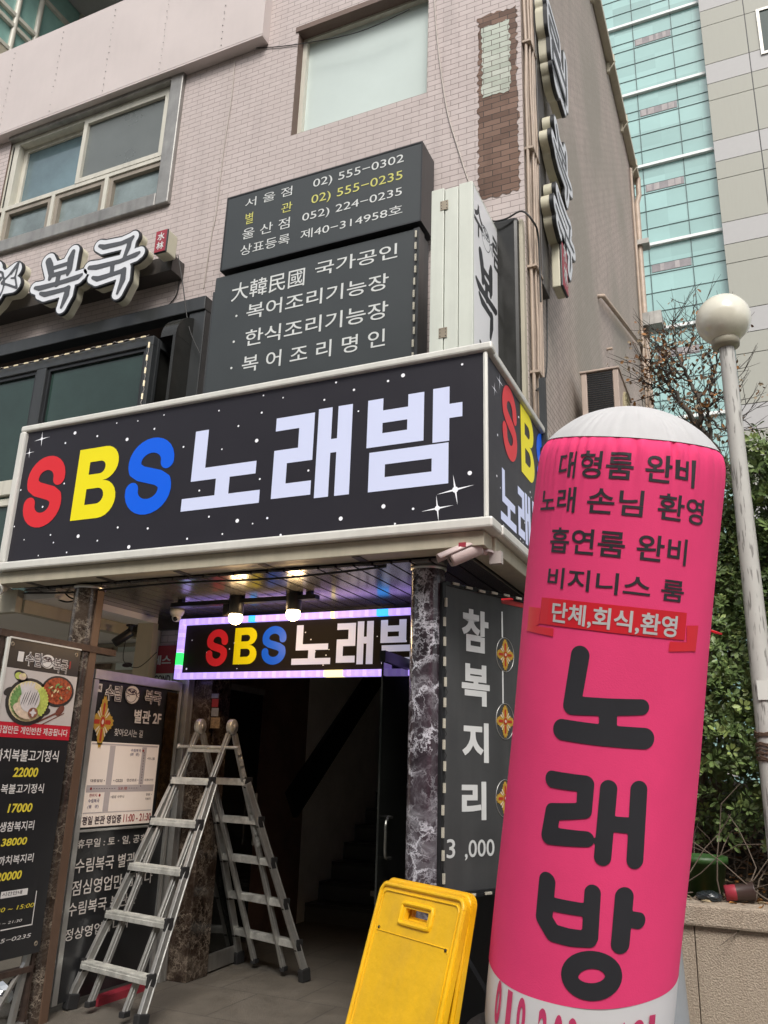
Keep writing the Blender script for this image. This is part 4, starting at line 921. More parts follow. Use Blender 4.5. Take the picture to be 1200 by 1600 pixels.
cable('grey cable stapled down the brick wall left of the number sign', [fq(368, 75), fq(362, 150), fq(350, 230), fq(338, 330), fq(330, 370), fq(318, 450)], .005, m_wirel)
cable('dark cable drooping from the red tag to the black lintel', [fq(274, 395), fq(280, 430), fq(276, 460), fq(262, 478)], .005)
cable('thin black cable dropping past the bay window hood', [fq(278, 398, 5.24), fq(285, 440, 5.24), fq(295, 510, 5.24), fq(312, 552, 5.24)], .005)
cable('thin cable slung across under the big frosted window head', [fq(300, 75), fq(400, 75), fq(472, 68), fq(560, 50), fq(640, 15)], .005)
cable('looped black cables at the top of the black corner cover', [fq(755, 330, 5.27), fq(768, 345, 5.24), fq(790, 342, 5.26), fq(815, 330, 5.28), fq(832, 345, 5.30), (XC+.09, 5.44, 5.45), (XC+.09, 5.46, 4.9)], .008)
sideX = XC+.02
cable('black cable running down the side wall next to the pipes', [tuple(onX(853, 330, sideX)), tuple(onX(854, 430, sideX)), tuple(onX(855, 540, sideX)), tuple(onX(852, 590, sideX)), tuple(onX(838, 610, XC+.06))], .007)
gb = onX(857, 585, XC+.10)
o = MB().bar((XC+.12, gb.y-.3, 3.6), (XC+.12, gb.y-.3, gb.z-.18), .045, .04, (0, 1, 0)).build('steel_bar', m_blacksheet); tag(o, 'short dark steel bar standing on the sign beside the pipes', 'bar')
# air conditioner
ac = thing('air_conditioner', 'pinkish outdoor air conditioner unit mounted on the side wall', 'air conditioner', (-1.1, 7.4, 4.2))
A0, A1, AY0, AY1, AZ1 = -1.25, -.915, 7.0, 7.8, 5.02; AZ0 = AZ1-.62
m_ac = mat('faded_pink_casing', (.50, .40, .34), .5, var=.08, streak=.25)
b = MB(); fa = FY(AY0)
b.box(A0, A1, AY0+.02, AY1, AZ0, AZ1); b.fbox(fa, A0, A0+.05, AZ0, AZ1, -.019, .0); b.fbox(fa, A1-.05, A1, AZ0, AZ1, -.019, 0); b.fbox(fa, A0+.051, A1-.051, AZ0, AZ0+.05, -.019, 0)
b.box(A0-.012, A1+.012, AY0-.012, AY1+.01, AZ1+.001, AZ1+.022)
b.build('casing', m_ac, ac, bevel=.006)
b = MB()
for i in range(26): z = AZ0+.06+i*.0215; b.box(A0+.055, A1-.055, AY0+.006, AY0+.018, z, z+.010)
for i in range(18): x = A0+.06+i*.0128; b.box(x, x+.003, AY0+.002, AY0+.005, AZ0+.055, AZ1-.01)
b.build('coil_grille', m_black, ac)
b = MB(); c = (A1, AY0+.46, AZ0+.31)
for r in (.04, .09, .14, .19, .24): b.lathe([(r, .012), (r+.006, .018), (r+.012, .012), (r+.006, .006), (r, .012)], c, (1, 0, 0), 28)
for k in range(10): a = math.pi*k/5; b.bar((c[0]+.012, c[1]+.03*math.cos(a), c[2]+.03*math.sin(a)), (c[0]+.012, c[1]+.25*math.cos(a), c[2]+.25*math.sin(a)), .006, .006, (1, 0, 0))
b.lathe([(.26, 0), (.26, .008), (0, .008)], (c[0]-.004, c[1], c[2]), (1, 0, 0), 32)
b.build('fan_grille', mat('yellowed_grille', (.36, .31, .19), .5), ac)
MB().box(XC+.002, A1-.02, AY0+.12, AY0+.16, AZ0-.05, AZ0-.003).box(XC+.002, A1-.02, AY1-.18, AY1-.14, AZ0-.05, AZ0-.003).build_each('wall_bracket', m_steel, ac)

# ------------------------------------------------------------------ LED strings of the bay window and the menu panel
led_string('lit warm LED modules along the top edge of the dark bay window', [(-8.4, 4.985, 5.03), (-4.60, 4.985, 5.03)], 30, (0, -.6, .8), lit=True, size=(.052, .011))
led_string('lit warm LED modules down the corner of the dark bay window', [(-4.585, 4.985, 5.0), (-4.585, 4.985, 3.9)], 9, (0, -1, 0), lit=True, size=(.052, .011))

# ------------------------------------------------------------------ entrance: notice case on the left, door leaves
fN = FX(-4.085); nt_ = thing('notice_board', 'tall black notice board with location map and opening notes, behind the ladder', 'notice board', (-4.1, 4.8, 0))
uvN = fN.uv; y0n, y1n = 4.33, 5.26
MB().box(-4.16, -4.095, y0n, y1n, .05, 2.06).build('panel', m_signface if False else mat('black_notice_face', (.022, .023, .025), .35, var=.1), nt_)
b = MB(); b.fbox(fN, y0n-.01, y1n, 2.0, 2.065, -.07, .012); b.fbox(fN, y0n-.01, y0n+.035, .05, 1.998, -.07, .010); b.fbox(fN, y1n-.03, y1n+.0, .05, 1.998, -.07, .012); b.fbox(fN, y0n+.036, y1n-.031, 1.03, 1.045, -.009, .008)
b.build('frame', m_alu, nt_, bevel=.003)
MB().box(-4.10, -4.03, y1n+.02, y1n+.07, 0, 2.1).box(-4.08, -4.03, y1n+.075, 5.355, 0, 2.1).build('door_jamb', m_alu, nt_, bevel=.004)
Zn = zm(90, 1040, 200/1185)
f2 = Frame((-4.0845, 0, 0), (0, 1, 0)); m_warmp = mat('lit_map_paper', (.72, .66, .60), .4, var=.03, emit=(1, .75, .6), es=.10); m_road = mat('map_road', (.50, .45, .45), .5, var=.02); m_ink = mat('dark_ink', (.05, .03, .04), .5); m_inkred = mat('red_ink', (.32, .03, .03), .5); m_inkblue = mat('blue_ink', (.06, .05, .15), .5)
m_wt = mat('cream_lettering', (.66, .62, .58), .5, var=.03)
def quv(*ps): return [f2.uv(*Zn(p)[0]) for p in ps]
q = quv((285, 705), (940, 730), (860, 1440), (165, 1480)); mu0, mu1, mv0, mv1 = y0n+.036, q[1][0], q[2][1]-.01, (q[0][1]+q[1][1])/2
b = MB(); b.rect(f2, mu0, mu1, mv0, mv1, .001)
b.build('map_sheet', m_warmp, nt_)
b = MB(); W_ = mu1-mu0; H_ = mv1-mv0; U = lambda t: mu0+W_*t; V = lambda t: mv0+H_*t
for (a0, a1, c0, c1) in ((.02, .98, .965, .985), (.27, .345, .486, .96), (.74, .81, .49, .96), (.02, .98, .40, .485), (.27, .345, .17, .399), (.02, .98, .155, .168)): b.rect(f2, U(a0), U(a1), V(c0), V(c1), .002)
b.build('map_roads', m_road, nt_)
bk = MB(); brd = MB(); bbl = MB()
tx = lambda mb, s, a, c, e, g, o=.01: mb.text(f2, s, (U(a), V(c)), (U(e), V(g)), .0032, o, px=False)
tx(bbl, '수림복국', .57, .895, .72, .935); tx(bbl, '(본  관)', .565, .84, .70, .885); tx(bk, '•미니홈', .83, .80, .95, .835); tx(bk, '대종빌딩 •', .06, .52, .25, .555); tx(bk, '• GS25', .37, .52, .50, .555); tx(bk, '만선호프 •', .56, .525, .73, .56); tx(bk, '•프랜드치킨', .82, .53, .96, .56)
tx(brd, '도보 3분', .45, .425, .58, .46); tx(brd, '현위치', .07, .345, .17, .385); tx(bbl, '수림복국', .065, .28, .21, .325); tx(bbl, '(별   관)', .065, .21, .21, .255); tx(bk, '•삼성 사우나', .36, .325, .55, .36); tx(bk, '진암 •', .87, .345, .96, .375); tx(bk, '미용차', .87, .29, .95, .32)
tx(bk, '평일 본관 영업중', .02, .025, .545, .125, .025); tx(brd, '11:00 - 21:30', .575, .03, .985, .125, .02)
for i in range(9): bk.rect(f2, U(.11+i*.035), U(.13+i*.035), V(.441), V(.446), .0032)
for i in range(4): bk.rect(f2, U(.60+i*.035), U(.62+i*.035), V(.441), V(.446), .0032)
for i in range(13): bk.rect(f2, U(.772), U(.778), V(.46+i*.035), V(.478+i*.035), .0032)
brd.disc(f2, U(.08), V(.443), .009, .0034); brd.disc(f2, U(.205), V(.365), .009, .0034); brd.disc(f2, U(.755), V(.915), .009, .0034)
bk.build('map_print', m_ink, nt_); brd.build('map_red_print', m_inkred, nt_); bbl.build('map_blue_print', m_inkblue, nt_)
hz = quv((430, 320), (600, 190), (800, 350), (965, 245), (700, 530), (965, 430), (520, 650), (790, 600), (360, 240), (415, 170), (690, 270))
b = MB()
b.text(f2, '수림', hz[0], hz[1], .002, .05, px=False); b.text(f2, '복국', (hz[2][0], hz[2][1]-.0), hz[3], .002, .05, px=False)
b.text(f2, '별관 2F', hz[4], hz[5], .002, .025, px=False); b.text(f2, '찾아오시는 길', hz[6], hz[7], .002, .0, px=False)
b.rect(f2, hz[8][0], hz[9][0], hz[8][1], hz[9][1], .002); b.disc(f2, hz[10][0], hz[10][1], .075, .002, ry=.062)
ls = zm(0, 1150, 300/1067)
for s, bl, tr in (('· 휴무일 : 토 · 일, 공휴일', (398, 632), (850, 540)), ('· 수림복국 별관은', (378, 770), (800, 640)), ('점심영업만 합니다', (392, 892), (850, 740)), ('· 수림복국 본관은', (335, 1014), (760, 862)), ('정상영업합니다', (352, 1145), (720, 1000))):
    b.text(f2, s, ls(bl)[0], ls(tr)[0], .002, .008)
b.build('white_lettering', m_wt, nt_)
b = MB(); b.text(f2, '수림', (hz[0][0]+.006, hz[0][1]+.004), (hz[1][0]-.006, hz[1][1]-.004), .0035, .0, px=False); b.text(f2, '복국', (hz[2][0]+.006, hz[2][1]+.004), (hz[3][0]-.006, hz[3][1]-.004), .0035, .0, px=False)
fl = fish_line(.125, hz[10][0], hz[10][1]+.0); b.sdf(f2, strokes(fl), bbox_of(fl, .004), 70, .0035); b.text(f2, '복', (hz[8][0]+.01, hz[8][1]+.01), (hz[9][0]-.01, hz[9][1]-.01), .0035, .02, px=False)
b.build('dark_lettering', m_ink, nt_)
# a badge: a many rayed cross in yellow, white and red
m_by = mat('badge_gold', (.45, .27, .04), .5, var=.2, vscale=40); m_bw = mat('badge_white', (.62, .55, .45), .5); m_br = mat('badge_red', (.40, .04, .02), .5)
def badge(fr, cx, cy, r, parent, d=.002, narrow=.8):
    g_, w_, r_ = MB(), MB(), MB(); n = 72
    def rad(a): return 1.0*(.60+.40*max(abs(math.cos(a)), abs(math.sin(a)))**9+.1*abs(math.cos(2*a))**6)
    g_.flat(fr, [(cx+narrow*r*rad(2*math.pi*i/n)*(1 if i % 2 else .88)*math.cos(2*math.pi*i/n), cy+r*rad(2*math.pi*i/n)*(1 if i % 2 else .88)*math.sin(2*math.pi*i/n)) for i in range(n)], d)
    for k in range(4):
        a = math.pi/4+k*math.pi/2
        for da in (-.17, .17): w_.flat(fr, [(cx+narrow*r*p*math.cos(a+da+e), cy+r*p*math.sin(a+da+e)) for p, e in ((.3, -.09), (.68, -.10), (.68, .06), (.3, .05))], d+.0012)
        a = k*math.pi/2; r_.flat(fr, [(cx+narrow*r*p*math.cos(a+e), cy+r*p*math.sin(a+e)) for p, e in ((.28, -.3), (.72, -.13), (.80, 0), (.72, .13), (.28, .3))], d+.0012)
    r_.disc(fr, cx, cy, r*.22*narrow, d+.0024, ry=r*.22); w_.disc(fr, cx, cy, r*.1*narrow, d+.0036, ry=r*.1)
    go = g_.build('badge', m_by, parent); w_.build('badge_rays', m_bw, go); r_.build('badge_cross', m_br, go)
bc = quv((397, 520), (397, 330)); badge(f2, max(bc[0][0], y0n+.12), bc[0][1], .165, nt_, .002, .62)
# warm reflections strip: polished edge of the case
b = MB(); b.fbox(f2, q[1][0]+.03, y1n-.032, 1.06, 1.98, .0005, .006); b.build('polished_strip', mat('polished_bronze', (.16, .10, .05), .12, metal=.9, var=.6, vscale=30), nt_)
# glass door leaf, opened inwards on the left
dl = thing('glass_door', 'dark glass door leaf opened inwards behind the ladder', 'door', (-3.90, 5.46, 0))
m_dglass = mat('dark_glass_leaf', (.012, .013, .012), .05, spec=.8, var=.3)
d0_, d1_ = Vector((-3.90, 5.47, 0)), Vector((-3.95, 6.22, 0)); fD = Frame(d0_, d1_-d0_)
Ld = (d1_-d0_).length
MB().fbox(fD, .0, Ld, .13, 2.05, -.008, .004).build('glass_pane', m_dglass, dl); MB().fbox(fD, 0, Ld, .012, .128, -.02, .02).fbox(fD, 0, Ld, 2.051, 2.1, -.02, .02).build('rail', m_steel, dl, bevel=.004)
MB().tube([fD.pt(Ld-.08, .85, .05), fD.pt(Ld-.08, 1.25, .05)], .012, 8).build('handle', m_alu, dl)
# right leaf, opened towards the street
dr = thing('glass_door', 'dark glass door leaf with steel pull handle, half hidden by the marble column', 'door', (-2.15, 5.4, 0))
fR = Frame((-2.165, 5.40, 0), (0, -1, 0)); fR = Frame((-2.14, 4.72, 0), (-.03, .68, 0))
MB().fbox(fR, 0, .66, .05, 2.12, -.006, .006).build('glass_pane', m_dglass, dr); b = MB(); b.fbox(fR, -.004, .66, 2.121, 2.19, -.02, .02); b.fbox(fR, 0, .66, .01, .049, -.02, .02); b.build('rail', m_black, dr)
b = MB(); hp = fR.uv(600, 1285); zt_, zb_ = hp[1]+.03, hp[1]-.20
b.tube([fR.pt(.14, zt_, 0), fR.pt(.13, zt_, .04), fR.pt(.05, zt_, .045), fR.pt(.02, zt_-.02, .045), fR.pt(.015, zt_-.05, .045), fR.pt(.015, zb_+.05, .045), fR.pt(.02, zb_+.02, .045), fR.pt(.05, zb_, .045), fR.pt(.13, zb_, .04), fR.pt(.14, zb_, 0)], .009, 10)
b.build('handle', mat('dark_steel_handle', (.30, .30, .28), .25, metal=.9), dr)
# stickers on the pilaster edge
sk = thing('sticker_strip', 'small coloured stickers stuck on the marble pilaster by the door', 'stickers', (-3.868, 5.36, 1.6))
fk = FY(5.355); b = MB()
kk = zm(230, 1080, 300/960)
for (a, c, e, g, mi) in ((322, 35, 358, 12, 0), (322, 80, 358, 38, 1), (320, 125, 358, 84, 0), (315, 185, 365, 132, 2)):
    p, q_ = onY(*kk((a, c))[0], 5.355), onY(*kk((e, g))[0], 5.355); b.fbox(fk, p.x, q_.x, p.z, q_.z, 0, .002, mi)
b.build('stickers', [mat('pale_sticker', (.30, .31, .30), .5, var=.3, vscale=40), mat('red_sticker', (.30, .03, .03), .5), mat('mixed_sticker', (.35, .25, .14), .5, var=.6, vscale=60)], sk)

# ------------------------------------------------------------------ neighbour's shopfront on the far left
nb_ = thing('neighbour_shopfront', 'beige recessed shopfront with white ceiling left of the entrance', 'shopfront', (-6, 5, 0))
b = MB(); b.box(-9.4, -4.74, 4.16, 4.22, 2.455, 2.615); b.box(-4.80, -4.72, 4.221, 6.2, 2.46, 2.55)
for x in (-8.2, -7.0, -6.2, -5.55, -5.05): b.box(x, x+.06, 4.13, 4.158, 2.455, 2.615)
b.box(-9.4, -4.38, 6.22, 6.3, 0, 2.55); b.box(-4.62, -4.45, 5.64, 5.9, 0, 2.54)
b.box(-4.60, -4.44, 5.28, 5.38, 0, 2.55)
b.build('fascia', m_beige, nb_)
MB().box(-9.4, -4.45, 4.225, 6.21, 2.551, 2.60).build('ceiling', mat('white_soffit', (.82, .80, .76), .7, var=.03), nb_)
MB().box(-9.4, -4.46, 6.10, 6.219, 2.36, 2.45).build('bulkhead', m_white, nb_)
MB().box(-4.44, -4.32, 5.41, 5.5, 0, 2.42).build('return_wall', mat('grey_brown_wall', (.20, .18, .15), .6), nb_)
fc_ = FY(6.21); ps = thing('coffee_poster', 'pale poster with red lettering and a cup, in the neighbouring shop', 'poster', (-6, 6.2, 1.7))
a0, a1 = onY(181, 1047, 6.21), onY(222, 1010, 6.21)
MB().fbox(fc_, a0.x, a1.x, a0.z, a1.z, 0, .01).build('sheet', mat('pale_teal_paper', (.75, .82, .78), .5, var=.05), ps)
b = MB(); w_, h_ = a1.x-a0.x, a1.z-a0.z; b.text(fc_, 'CAFFEINE', (a0.x+w_*.06, a0.z+h_*.42), (a0.x+w_*.97, a0.z+h_*.66), .012, .03, px=False); b.build('red_lettering', m_inkred, ps)
b = MB(); b.disc(fc_, a0.x+w_*.5, a0.z+h_*.2, w_*.22, .012, ry=h_*.1); b.build('cup_print', m_ink, ps)
p2 = thing('photo_poster', 'dark picture poster beside the pale coffee poster', 'poster', (-6.3, 6.2, 1.7)); c0_, c1_ = onY(146, 1046, 6.21), onY(179, 1012, 6.21)
MB().fbox(fc_, c0_.x, c1_.x-.01, c0_.z, c1_.z, 0, .008).build('sheet', mat('mixed_photo_print', (.22, .15, .10), .5, var=.9, vscale=9), p2)
rs_ = thing('red_shop_sign', 'small red sign with white lettering above the notice board', 'sign', (-4.3, 5.38, 1.9)); fr_ = FY(5.372)
e0, e1 = onY(236, 1053, 5.4), onY(278, 1009, 5.4); hh = e1.z-e0.z
MB().fbox(fr_, e0.x, e1.x, e0.z+hh*.0, e1.z, -.024, 0).build('board', m_redtag, rs_); MB().fbox(fr_, e0.x+.003, e1.x-.003, e0.z-.09, e0.z-.002, -.024, -.001).build('lower_board', m_white, rs_)
b = MB(); b.text(fr_, '에스', (e0.x+.025, e0.z+hh*.3), (e1.x-.03, e0.z+hh*.65), .002, .03, px=False); b.build('lettering', m_letter, rs_)
b = MB(); b.text(fr_, 'SECOND', (e0.x+.012, e0.z-.075), (e1.x-.02, e0.z-.015), .002, .02, px=False); b.build('dark_lettering', m_ink, rs_)
tag(MB().box(-9.4, -9.1, 3.0, 3.1, 0, .1).build('kerb_stone', m_stone), 'grey stone kerb at the neighbouring shop', 'kerb')
# white framed window of the neighbour, beside the sign
nw = MB(); zw = onY(5, 775, 4.9).z; nw.fbox(FY(4.9), -9.0, -4.95, zw, zw+.13, -.05, .03); nw.fbox(FY(4.9), -9.0, -4.95, zw-.09, zw-.03, -.05, .0); nw.fbox(FY(4.9), -9.0, -4.95, 2.62, 2.72, -.05, .0); nwo = nw.build('white_window', m_cream, nb_); MB().rect(FY(4.9), -8.9, -5.0, 2.72, zw-.09, -.03).build('pane', m_glass_dark, nwo)

# ------------------------------------------------------------------ food banner on its stand
fBn = FX(-3.985); bn = thing('menu_banner', 'tall black hanging menu banner with food photo and yellow prices', 'banner', (-4.05, 3.85, 0))
bq = zm(0, 860, .25); uvb = fBn.uv
r1 = uvb(125, 1016); r2 = uvb(63, 1487); l1 = uvb(15, 995)
by0, by1, bz0_, bz1_ = l1[0], (r1[0]+r2[0])/2, r2[1], (r1[1]+l1[1])/2
nx = 10
b = MB(); g_ = [(by0+(by1-by0)*i/nx, bz0_+(bz1_-bz0_)*j/14) for i in range(nx+1) for j in range(15)]
b.rect(fBn, by0, by1, bz0_, bz1_, 0); b.build('sheet', mat('black_banner_print', (.018, .018, .020), .4, var=.1), bn)
MB().fbox(fBn, by0-.008, by0+.008, bz0_, bz1_, -.012, .006).fbox(fBn, by0+.009, by1, bz1_-.003, bz1_+.006, -.006, .006).build('edge_hem', m_white, bn)
b = MB(); b.box(-4.065, -4.0, by0-.05, by1+.34, bz1_+.004, bz1_+.045); b.box(-4.05, -4.01, by0-.04, by0-.005, 0, bz1_+.003); b.box(-4.05, -4.01, by1-.02, by1-.0, 0, bz1_+.003)
b.box(-4.05, -4.0, by0-.1, by1-.021, bz0_-.10, bz0_-.07)
b.build('stand_frame', mat('rusty_dark_frame', (.07, .045, .035), .6, metal=.3, var=.5, vscale=14), bn)
b = MB(); b.bar((-4.03, by1-.10, .0), (-4.03, by1-.04, bz0_), .03, .03); b.bar((-3.80, by1-.5, .02), (-4.05, by1+.02, .02), .05, .04); b.bar((-3.92, by1-.42, .03), (-4.03, by1-.05, bz0_-.05), .02, .02); b.build('stand_foot', m_steel, bn)
vz_ = lambda px, py: uvb(px, py)[1]; Hb = bz1_-bz0_; Wb = by1-by0
pv1, pv0, pr0 = uvb(120, 1058)[1], uvb(111, 1135)[1], uvb(107, 1157)[1]
b = MB(); b.rect(fBn, by0+.009, by1, pv0, pv1, .0015); b.build('photo_ground', mat('warm_grey_print', (.56, .52, .50), .5, var=.06, vscale=2), bn)
MB().rect(fBn, by0+.009, by1, pr0, pv0-.001, .0015).build('red_strip', mat('red_print', (.55, .01, .03), .5, var=.03), bn)
bm_ = lambda n, c, v=.15, s=30: mat(n, c, .5, var=v, vscale=s)
mk = {k: bm_(*a) for k, a in {'pot': ('pot_print', (.03, .028, .028)), 'white': ('fish_print', (.66, .62, .62), .12, 25), 'green': ('leek_print', (.16, .32, .10), .5, 45), 'lime': ('cabbage_print', (.50, .58, .12), .3, 40), 'yel': ('sprout_print', (.72, .62, .35), .25, 50), 'red': ('stew_print', (.36, .07, .025), .75, 55), 'wood': ('wood_print', (.15, .045, .03), .4), 'mush': ('mushroom_print', (.25, .10, .06), .5, 50), 'pink': ('shrimp_print', (.70, .55, .42), .2, 50)}.items()}
L_ = list(mk); b = MB(); Un = lambda t: by0+Wb*t; Vn = lambda t: pv0+(pv1-pv0)*t; rr = Wb
def dd(key, u, v, r, d, ry=None, rot=0, n=24): b.disc(fBn, Un(u), Vn(v), r*rr, d, L_.index(key), n, (ry or r*.85)*rr, rot)
dd('pot', .36, .40, .29, .003, .24); dd('pot', .10, .56, .07, .0027, .04, .4); dd('pot', .62, .24, .06, .0027, .035, .4)
dd('yel', .36, .41, .25, .004, .205)
for i in range(16): a = R(80+i*11); dd('green' if i > 4 else 'white', .36+.19*math.cos(a), .41+.27*math.sin(a), .055, .0045+.0003*i, .018, a*.85)
for i in range(11): a = R(-40+i*9); dd('lime', .36+.185*math.cos(a), .41+.25*math.sin(a), .075, .0098+.0003*i, .026, a)
for i in range(9): a = R(205+i*9); dd('pink', .36+.17*math.cos(a), .41+.25*math.sin(a), .05, .0132+.0003*i, .03, a)
dd('white', .36, .44, .13, .0162, .125); dd('white', .32, .50, .07, .0165, .09, .5)
for i in range(7): dd('pot', .27+.03*i, .45+.02*(i % 3), .004, .0168+.0002*i, .075, -.3, 10)
dd('mush', .42, .20, .065, .0185, .052); dd('white', .42, .20, .02, .0188, .04); dd('white', .42, .20, .045, .0191, .015)
dd('pot', .74, .66, .235, .003, .165); dd('red', .74, .67, .205, .004, .14)
r_ = random.Random(8)
for i in range(34): a, q_ = r_.uniform(0, 6.28), math.sqrt(r_.random()); dd(r_.choice(['red', 'mush', 'red', 'green', 'yel', 'red']), .74+.17*q_*math.cos(a), .67+.19*q_*math.sin(a), r_.uniform(.012, .03), .0045+.0002*i, r_.uniform(.008, .016), r_.uniform(0, 3))
dd('pot', .22, .86, .095, .003, .055, -.35); dd('lime', .19, .87, .05, .0035, .035); dd('pink', .24, .86, .05, .0038, .034); dd('yel', .25, .89, .03, .0041, .02)
b.flat(fBn, [(Un(.50), Vn(.03)), (Un(.53), Vn(.02)), (Un(.80), Vn(.24)), (Un(.78), Vn(.27))], .003, L_.index('wood')); dd('wood', .81, .29, .07, .0035, .04, .7); b.flat(fBn, [(Un(.58), Vn(.0)), (Un(.61), Vn(.0)), (Un(.88), Vn(.24)), (Un(.87), Vn(.25))], .003, L_.index('wood'))
b.build('food_print', list(mk.values()), bn)
m_wb = mat('white_banner_print', (.74, .72, .70), .5, var=.02); m_yb = mat('yellow_banner_print', (.75, .62, .06), .5, var=.02)
wl = MB(); yl = MB(); zq = zm(0, 1150, 300/1067)
for s, tl, br_ in (('까치복불고기정식', (-38, 138), (328, 82)), ('복불고기정식', (0, 322), (245, 265)), ('생참복지리', (-8, 535), (192, 468)), ('까치복지리', (-18, 722), (188, 650))):
    wl.text(fBn, s, zq(tl)[0], zq(br_)[0], .002, .012)
for s, tl, br_ in (('22000', (68, 228), (214, 176)), ('17000', (38, 428), (182, 372)), ('38000', (2, 615), (152, 560)), ('20000', (-28, 812), (123, 745))): yl.text(fBn, s, zq(tl)[0], zq(br_)[0], .002, .028, shear=.12)
yl.text(fBn, '11:30 ~ 15:00', zq((-80, 995))[0], zq((190, 925))[0], .002, .0, shear=.15); wl.text(fBn, '17:00 ~ 21:30', zq((-80, 1068))[0], zq((122, 1015))[0], .002, -.004, shear=.15); wl.text(fBn, '02) 555−0235', zq((-160, 1195))[0], zq((172, 1095))[0], .002, .0, shear=.15)
p0, p1 = fBn.uv(*zq((0, 905))[0]), fBn.uv(*zq((155, 845))[0]); wl.rect(fBn, p0[0], p1[0], p0[1], p1[1], .0018)
p0, p1 = fBn.uv(*zq((0, 1085))[0]), fBn.uv(*zq((205, 860))[0])
for q_ in ((p1[0]-.006, p1[0], p0[1], p1[1]), (p0[0], p1[0]-.007, p0[1], p0[1]+.006)): wl.rect(fBn, *q_, .0014)
wl.text(fBn, '개인이 직접만든 개인반찬 제공됩니다', (by0-.12, pr0+(pv0-pr0)*.25), (by1-.02, pr0+(pv0-pr0)*.75), .003, .012, px=False)
hy = lambda t: by0+Wb*t; hz1 = bz1_-Hb*.035; hz0_ = bz1_-Hb*.085
wl.text(fBn, '수림', (hy(.24), hz0_), (hy(.46), hz1), .002, .05, px=False); wl.text(fBn, '복국', (hy(.63), hz0_-.015), (hy(.84), hz1-.015), .002, .05, px=False); wl.disc(fBn, hy(.545), (hz0_+hz1)/2, .055, .002, ry=.042); wl.rect(fBn, hy(.14), hy(.215), hz0_+.02, hz1-.01, .002)
wl.build('white_lettering', m_wb, bn); yl.build('yellow_lettering', m_yb, bn)
b = MB(); b.text(fBn, '수림', (hy(.24)+.005, hz0_+.004), (hy(.46)-.005, hz1-.004), .0035, .0, px=False); b.text(fBn, '복국', (hy(.63)+.005, hz0_-.011), (hy(.84)-.005, hz1-.019), .0035, .0, px=False); fl = fish_line(.085, hy(.545), (hz0_+hz1)/2); b.sdf(fBn, strokes(fl), bbox_of(fl, .003), 60, .0035)
b.text(fBn, '시간안내', zq((8, 893))[0], zq((122, 855))[0], .0032, .01); b.build('dark_lettering', m_ink, bn)
b = MB(); b.rect(fBn, hy(.855), hy(.875), hz0_+.02, hz1-.02, .002); b.build('red_mark', m_inkred, bn)
b = MB()
for u_, v_ in ((by0+.03, bz1_-.035), (by1-.035, bz1_-.035), (by1-.035, bz0_+.05)): b.lathe([(.006, 0), (.010, .004), (.014, 0)], tuple(fBn.pt(u_, v_, .001)), (1, 0, 0), 12)
b.build('eyelet', m_gold, bn)

# ------------------------------------------------------------------ grey menu panel right of the column
po = Vector((-1.585, 4.29, 0)); fM = Frame(po, (.424, .906, 0)); mp_ = thing('menu_sign', 'tall dark grey menu panel with a vertical dish name, behind the pink balloon', 'sign', tuple(po))
pz0, pz1 = .885, 2.50; pw = .95
MB().fbox(fM, 0, pw, pz0, pz1, -.05, 0).build('panel', mat('charcoal_panel', (.060, .062, .064), .30, var=.15, vscale=2.5, streak=.18, streakcol=(.16, .16, .16)), mp_, bevel=.004)
MB().fbox(fM, -.012, .012, pz0, pz1, -.052, .012).fbox(fM, .013, pw, pz1-.012, pz1+.01, -.052, .010).fbox(fM, .013, pw, pz0-.03, pz0+.002, -.052, .010).build('frame', m_black, mp_)
b = MB(); b.bar(fM.pt(.03, .03, -.03), fM.pt(.03, pz0, -.03), .03, .03); b.bar(fM.pt(pw-.1, .03, -.03), fM.pt(pw-.1, pz0, -.03), .03, .03); b.bar(fM.pt(.08, .75, -.04), fM.pt(.45, .05, .25), .03, .02); b.bar(fM.pt(.05, .02, -.3), fM.pt(.05, .02, .3), .04, .03); b.build_each('leg', m_black, mp_)
zp = zm(600, 820, 260/693)
b = MB()
for s, bl, tr in (('참', (322, 522), (433, 366)), ('복', (322, 748), (438, 590)), ('지', (324, 988), (434, 828)), ('리', (322, 1232), (424, 1070))): b.text(fM, s, zp(bl)[0], zp(tr)[0], .003, .035)
b.text(fM, '3', zp((259, 1390))[0], zp((295, 1308))[0], .003, .01); b.text(fM, ',000', zp((335, 1398))[0], zp((458, 1308))[0], .003, .01)
cl = fM.uv(*zp((490, 362))[0]); b.rect(fM, cl[0]-.006, cl[0]+.006, fM.uv(*zp((490, 470))[0])[1], cl[1], .003); b.rect(fM, cl[0]-.006, cl[0]+.006, fM.uv(*zp((500, 745))[0])[1], fM.uv(*zp((500, 610))[0])[1], .003)
b.build('white_lettering', m_letter, mp_)
for py in (540, 818, 1140):
    c = fM.uv(*zp((494, py))[0]); b = MB(); n = 40
    ro = [(c[0]+.02+.078*math.cos(2*math.pi*i/n), c[1]+.10*math.sin(2*math.pi*i/n)) for i in range(n)]; b.tube([fM.pt(a, c_, .002) for a, c_ in ro+ro[:1]], .0022, 5, caps=False); b.build('badge_outline', m_alu, mp_)
    badge(fM, c[0]+.02, c[1], .088, mp_, .003, .85)
b = MB(); tq = fM.uv(783, 938); b.rect(fM, tq[0], tq[0]+.2, tq[1]-.018, tq[1]+.012, .003); b.build('red_tape', m_inkred, mp_)
led_string('LED modules along the left edge of the grey menu panel', [fM.pt(.0, pz1-.06, .014), fM.pt(.0, pz0+.02, .014)], 14, tuple(fM.n), size=(.05, .013)); led_string('LED modules along the top of the grey menu panel', [fM.pt(.03, pz1, .012), fM.pt(.9, pz1, .012)], 8, tuple(fM.n), size=(.05, .013))
